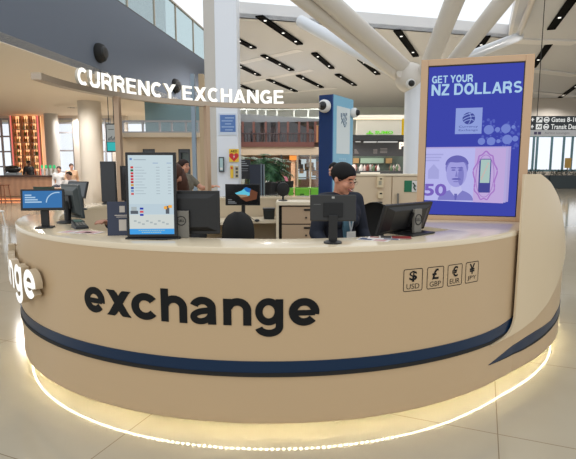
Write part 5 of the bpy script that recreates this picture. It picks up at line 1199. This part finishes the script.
# potted fern palm
pf = thing('potted_palm', 'big leafy green palm in a pot before the restaurant', 'plant', (at(263, 172, 15.3).x, 15.3, 0))
m = MB(); m.lathe([(.28, 0), (.36, .5), (.40, .55), (.34, .56), (.32, .5), (.001, .5)], n=20); m.build('pot', mat('dark_pot', (52, 50, 50), .6), pf, smooth=40)
m = MB(); m.tube([(0, 0, .45), (.03, 0, .9), (0, .02, 1.35)], [.06, .05, .035], 8); m.build('stem', mat('palm_stem', (86, 74, 50), .8), pf)
rnd = random.Random(2); m = MB()
for i in range(72):
    a = rnd.random()*2*PI; ln = .6+rnd.random()*.4; up = .25+rnd.random()*.75; base = Vector((0, 0, 1.25+.4*rnd.random()))
    pts = []
    for k in range(9):
        u = k/8; pts.append(base+Vector((math.cos(a)*ln*u, math.sin(a)*ln*u*.8, up*.75*u-.75*u*u*(1.1-up*.5))))
    for k in range(8):
        d = (pts[k+1]-pts[k]); sdv = Vector((-math.sin(a), math.cos(a), 0))
        for sg_ in (1, -1):
            for j in range(2):
                p = pts[k]+d*(j/2); L_ = (.20*math.sin(PI*(k+1)/9.5)+.06); tip = p+sdv*sg_*L_+d*1.0+Vector((0, 0, -.05)); m.cur = rnd.randrange(3)
                q = p+d*.42; mid = (p+tip)/2+Vector((0, 0, .01)); m.add([p, q, tip, mid], [(0, 1, 2, 3)])
m.build('foliage', [mat('leaf_a', (48, 92, 58), .6), mat('leaf_b', (32, 68, 44), .6), mat('leaf_c', (70, 116, 72), .6)], pf, recalc=False)
# menu board, navy partition, black seats, green crates
t, w, h, f = sign_on('menu_board', 'dark menu board with white lines right of the white pillar', 237.5, 159.5, 250.5, 179, 12, mat('board_black', (34, 36, 42), .4), .05)
m = MB(); 
for k in range(3): m.box(.06, .20+.04*k, -.053, -.05, h*.88-.05*k, h*.92-.05*k)
for k in range(2): m.box(.08, w-.06, -.053, -.05, h*.52-.05*k, h*.54-.05*k)
m.build('chalk_line', mat('chalk_grey', (150, 154, 160), .5), t)
for x in (.05, w-.07): m = MB(); a = at(237.5, 179, 12); m.box(x, x+.03, -.04, -.01, -a.z, 0); m.build('leg', M_BLACK, t)
a = at(250, 190, 11.5); b = at(264, 164.5, 11.5); t = thing('partition_screen', 'tall navy partition with a grey metal edge behind the rear monitor', 'partition', (a.x, 11.5, 0)); w = b.x-a.x
m = MB(); m.box(0, w*.76, 0, .35, 0.04, b.z); m.build('panel', mat('partition_navy', (38, 46, 62), .5), t); m = MB(); m.box(w*.76, w*.84, -.01, .36, 0, b.z+.01); m.box(w*.95, w, -.01, .36, 0, b.z+.01); m.build('metal_edge', mat('edge_grey', (120, 134, 146), .4, metal=.3), t); m = MB(); m.box(w*.84, w*.95, .02, .3, .04, b.z); m.build('core', mat('partition_navy', (38, 46, 62), .5), t)
for i, (px, lb) in enumerate(((268, 'black restaurant chair just right of the navy partition'), (276, 'black restaurant chair in the middle of the three beyond the drawer unit'), (284.5, 'black restaurant chair nearest the green crates'))):
    q = at(px, 185, 13.2+.7*i); cafe_chair(q.x, 13.2+.7*i, math.radians(180+15*i), lb, M_BLACKM, M_BLACK, .72)
for i, (a_, b_) in enumerate(((288.5, 293.5), (295, 309.5), (310.5, 322))):
    a = at(a_, 197, 14); b = at(b_, 187.6 if i else 188, 14); t = thing('green_crate', 'bright green box in a row beyond the clerk, %s of three' % ('narrow leftmost', 'middle with dark mark', 'rightmost by the kiosk')[i], 'box', (a.x, 14, 0)); w = b.x-a.x
    m = MB(); m.box(0, w, 0, .35, .1, b.z); m.build('body', mat('lime_green_plastic', (110, 190, 50), .45), t, bevel=.02)
    m = MB(); m.box(-.01, w+.01, -.01, .36, b.z-.05, b.z); m.build('rim', mat('lime_rim', (134, 206, 70), .45), t)
    if i == 1: m = MB(); m.tube([(w*.38, -.006, b.z-.22), (w*.42, -.006, b.z-.18), (w*.5, -.006, b.z-.21), (w*.58, -.006, b.z-.18), (w*.62, -.006, b.z-.22)], .015, 5); m.build('mark', mat('dark_green_mark', (40, 80, 30), .5), t)
    for x in (.05, w-.08): m = MB(); m.box(x, x+.03, .05, .3, 0, .1); m.build('foot', M_BLACK, t)
# ================================================================ SALAD SHOP ON THE RIGHT OF THE KIOSK
Yq = 24.0
def qx(px): return at(px, 166, Yq).x
def qz(py): return at(378, py, Yq).z
ss = thing('food_kiosk', 'food outlet with pale ribbed panel, green lit name and black menu fascia', 'shop', (qx(350), Yq, 0)); I3 = Matrix.Translation((-qx(350), -Yq, 0))
m = MB(I3); 
for k in range(40): xa = qx(357)+(qx(403)-qx(357))*k/40; m.box(xa, xa+(qx(403)-qx(357))/40-.012, Yq+.5, Yq+.62+.02*(k % 2), qz(136), qz(118.5))
m.build('ribbed_panel', mat('pale_ribbed', (206, 202, 190), .5), ss)
m = MB(I3); m.box(qx(353), qx(403), Yq+.46, Yq+.5, qz(118.4), qz(117.6)); m.build('cove_light', glow('cove_warm', (255, 236, 200), 1.6), ss)
m = MB(I3); m.box(qx(352), qx(430), Yq+.4, Yq+.9, qz(117.6), qz(114)); m.build('canopy', mat('pale_canopy', (214, 210, 200), .5), ss)
M_SUMO = glow('green_letters', (110, 220, 40), 1.0)
def f3(s_, z, d): return Vector((s_-qx(350), .46-d, z))
m = MB(); text(m, 'SUMO', qx(376), qz(133.4), qx(394)-qx(376), qz(130.2)-qz(133.4), f3, .035, d=.02); m.build('name_letters', M_SUMO, ss, recalc=False)
m = MB(I3); m.box(qx(367), qx(374), Yq+.42, Yq+.46, qz(133.4), qz(132.6)); m.box(qx(370), qx(371), Yq+.42, Yq+.46, qz(132.6), qz(130)); m.box(qx(368.5), qx(372.5), Yq+.42, Yq+.46, qz(131.8), qz(131.3)); m.build('mark', M_SUMO, ss)
m = MB(I3); m.box(qx(403), qx(408), Yq+.5, Yq+.7, qz(135), qz(118)); m.build('yellow_panel', glow('yellow_panel_glow', (216, 180, 30), .8), ss)
m = MB(I3); m.box(qx(352), qx(430), Yq, Yq+.4, qz(140), qz(135)); m.build('fascia', mat('black_fascia', (34, 36, 38), .4), ss)
m = MB(I3); m.box(qx(352), qx(430), Yq+.3, Yq+.5, qz(156), qz(140)); m.build('menu_band', mat('charcoal_band', (58, 58, 62), .5), ss)
m = MB(I3); m.box(qx(355), qx(360), Yq-.02, Yq, qz(142.3), qz(141.2)); m.box(qx(364), qx(376), Yq-.02, Yq+.3, qz(142.5), qz(141.2)); m.box(qx(378), qx(397), Yq-.02, Yq+.3, qz(142.3), qz(141.2)); m.build('lit_line', glow('menu_strip', (206, 204, 198), .8), ss)
MTX = mat('menu_print', (130, 124, 124), .5)
for k in range(4): m = MB(I3); m.box(qx(355), qx(357+.8*k), Yq+.28, Yq+.3, qz(149+1.2*k+.7), qz(149+1.2*k)); m.build('menu_line', MTX, ss)
for k in range(4): m = MB(I3); m.box(qx(374), qx(378), Yq+.28, Yq+.3, qz(149+1.2*k+.6), qz(149+1.2*k)); m.build('menu_line', MTX, ss); m = MB(I3); m.box(qx(381), qx(388), Yq+.28, Yq+.3, qz(148+1.4*k+.6), qz(148+1.4*k)); m.build('menu_line', MTX, ss)
m = MB(); text(m, 'P', qx(399), qz(149), qx(404.5)-qx(399), qz(142)-qz(149), lambda s_, z, d: Vector((s_-qx(350), .1-d, z)), .05); m.build('letter', glow('letter_p_white', (255, 240, 220), 1.5), ss, recalc=False)
m = MB(I3); m.box(qx(352), qx(430), Yq+2.2, Yq+2.4, 0, qz(154)); m.build('back_wall', mat('green_grey_shop_wall', (92, 104, 96), .6), ss)
for a_, b_, mm in ((359, 365, mat('picture_tan', (186, 150, 104), .5)), (367, 392, mat('menu_pale_green', (170, 196, 176), .4)), (394.5, 401, mat('picture_tan2', (196, 160, 110), .5))):
    m = MB(I3); m.box(qx(a_), qx(b_), Yq+2.1, Yq+2.2, qz(163), qz(157.5)); m.build('wall_picture', mm, ss)
m = MB(I3); m.box(qx(352), qx(430), Yq+.2, Yq+.9, 0, qz(171)); m.build('service_counter', mat('dark_counter', (60, 62, 64), .5), ss)
rnd = random.Random(4)
for i in range(26):
    px = 354+52*rnd.random(); m = MB(I3); c = Vector((qx(px), Yq+.5+rnd.random()*.3, qz(171))); m.lathe([(.07, 0), (.09, .10+.08*rnd.random()), (.05, .2+.12*rnd.random()), (.001, .33)], c, 10); m.build('tub', mat('tub_%d' % (i % 4), ((196, 176, 170), (120, 60, 50), (90, 110, 80), (210, 206, 200))[i % 4], .5), ss, smooth=40)
m = MB(I3); m.box(qx(361), qx(380), Yq-.05, Yq+.15, qz(174.5), qz(172.3)); m.build('lit_shelf', glow('lit_shelf_white', (255, 244, 220), 1.0), ss)
# ================================================================ RIGHT: GATES SIGN, PLANTERS
Yg = 15.0
a = at(530, 135.5, Yg); b = at(600, 115.5, Yg); gs = thing('gates_sign', 'hanging black direction sign for gates and transit with a grey strip below', 'sign', (a.x, Yg, a.z)); w = b.x-a.x
hz = lambda py: at(550, py, Yg).z-a.z
gx = lambda px: at(px, 125, Yg).x-a.x
m = MB(); m.box(gx(531), gx(600), 0, .12, hz(130), hz(116)); m.build('panel', mat('sign_black', (26, 34, 40), .35), gs)
m = MB(); m.box(gx(530), gx(600), 0, .12, hz(136), hz(130)); m.build('grey_strip', mat('sign_grey', (196, 196, 200), .4), gs)
M_SGW = glow('sign_white', (236, 238, 234), .9)
m = MB(); f = flat(-.002)
m.box(gx(536), gx(542), -.004, 0, hz(122.4), hz(117)); m.box(gx(536), gx(542), -.004, 0, hz(129.4), hz(124)); m.build('pictogram_field', M_SGW, gs)
m = MB(); text(m, 'Gates 8-10', gx(551), hz(122), gx(577.5)-gx(551), hz(117.2)-hz(122), f, .015); text(m, 'Transit Desk', gx(551), hz(129.2), gx(580)-gx(551), hz(124.2)-hz(129.2), f, .015); m.build('lettering', M_SGW, gs, recalc=False)
m = MB(); text(m, 'Airline Lounges', gx(545), hz(134.6), gx(570)-gx(545), hz(131.8)-hz(134.6), f, .0); m.build('grey_lettering', mat('sign_text_grey', (120, 120, 130), .4), gs, recalc=False)
m = MB(); m.tube([(gx(537.2), -.008, hz(121.5)), (gx(540.6), -.008, hz(118))], .018, 5); m.tube([(gx(538.5), -.008, hz(118)), (gx(540.6), -.008, hz(118)), (gx(540.6), -.008, hz(120))], .014, 5); m.tube([(gx(537.4), -.008, hz(128)), (gx(538.6), -.008, hz(125.5)), (gx(540), -.008, hz(128)), (gx(541), -.008, hz(125.5))], .016, 5); m.build('arrow', M_DARK, gs)
for k in (0, 1): m = MB(); c = gx(546.2); z = hz(119.8+7*k); m.tube([(c+.075*math.cos(x_), -.004, z+.075*math.sin(x_)) for x_ in [2*PI*i/16 for i in range(17)]], .014, 5); m.box(c-.05, c+.05, -.004, 0, z-.03, z+.02); m.build('pictogram', M_SGW, gs)
for k in (0, 1): m = MB(); z = hz(119.6+7*k); m.tube([(gx(533.5), -.005, z), (gx(531.4), -.005, z)], .016, 5); m.tube([(gx(532.4), -.005, z+.05), (gx(531.4), -.005, z), (gx(532.4), -.005, z-.05)], .016, 5); m.build('arrow', M_SGW, gs)
m = MB(); m.box(gx(534.5), gx(537.5), -.003, 0, hz(134.5), hz(131.8)); m.box(gx(538.5), gx(541.5), -.003, 0, hz(134.5), hz(131.8)); m.build('badge', mat('badge_purple', (70, 60, 96), .4), gs)
for px in (537.5, 590): m = MB(); m.cyl((gx(px), .06, hz(116)), (gx(px), .06, ZC-a.z), .012, n=8); m.build('cable', M_BLACK, gs)
Yp = 33.0
for i, (p0, p1, lb) in enumerate(((520, 549, 'dark planter box of low shrubs left under the right hand windows'), (550, 600, 'dark planter box of low shrubs at the right edge under the windows'))):
    a = at(p0, 180, Yp); b = at(p1, 174, Yp); pt_ = thing('planter_box', lb, 'planter', (a.x, Yp, 0)); w = b.x-a.x; zt_ = at(550, 175.5, Yp).z
    m = MB(); m.box(0, w, 0, .6, .0, zt_); m.build('trough', mat('slate_planter', (62, 74, 82), .5), pt_, bevel=.02)
    m = MB(); m.box(.03, w-.03, .03, .57, zt_, zt_+.01); m.build('soil', mat('soil', (50, 42, 36), .9), pt_)
    rnd = random.Random(20+i); m = MB()
    for k in range(int(w*130)):
        c = Vector((.1+(w-.2)*rnd.random(), .1+.4*rnd.random(), zt_+.02+.36*rnd.random()**1.5)); a1 = rnd.random()*2*PI; t1 = rnd.random()*1.2; u = Vector((math.cos(a1)*math.cos(t1), math.sin(a1)*math.cos(t1), math.sin(t1)))*.12; v_ = Vector((-math.sin(a1), math.cos(a1), .2))*.035
        m.cur = rnd.randrange(2); m.add([c-u*.3, c+v_+u*.3, c+u, c-v_+u*.3], [(0, 1, 2, 3)])
    for k in range(int(w*5)): x = .15+(w-.3)*rnd.random(); m.cur = 1; m.tube([(x, .3, zt_), (x+rnd.uniform(-.06, .06), .3, zt_+.3)], .01, 5)
    m.build('shrubs', [mat('shrub_a', (52, 70, 66), .7), mat('shrub_b', (34, 48, 48), .7)], pt_, recalc=False)
q = at(568, 165, 37); t = thing('wall_poster', 'yellow ochre poster on a stand outside the right windows', 'poster', (at(565, 166, 37).x, 37, 0)); w = at(571, 166, 37).x-at(565, 166, 37).x
m = MB(); m.box(0, w, 0, .08, at(568, 168, 37).z, at(568, 158, 37).z); m.build('board', mat('ochre_board', (196, 160, 90), .5), t); m = MB(); m.box(w*.4, w*.6, .02, .06, 0, at(568, 168, 37).z); m.build('post', M_FRAME, t)
# ================================================================ LIGHT
w = bpy.data.worlds.new('sky'); SC.world = w; w.use_nodes = True
nt = w.node_tree; nt.nodes['Background'].inputs[0].default_value = (.93, .97, 1.0, 1); nt.nodes['Background'].inputs[1].default_value = 1.12
def area(name, loc, rot, sx, sy, e, c=(1, 1, 1)):
    l = bpy.data.lights.new(name, 'AREA'); l.shape = 'RECTANGLE'; l.size = sx; l.size_y = sy; l.energy = e; l.color = c
    o = bpy.data.objects.new(name, l); COL.objects.link(o); o.location = loc; o.rotation_euler = rot; return o
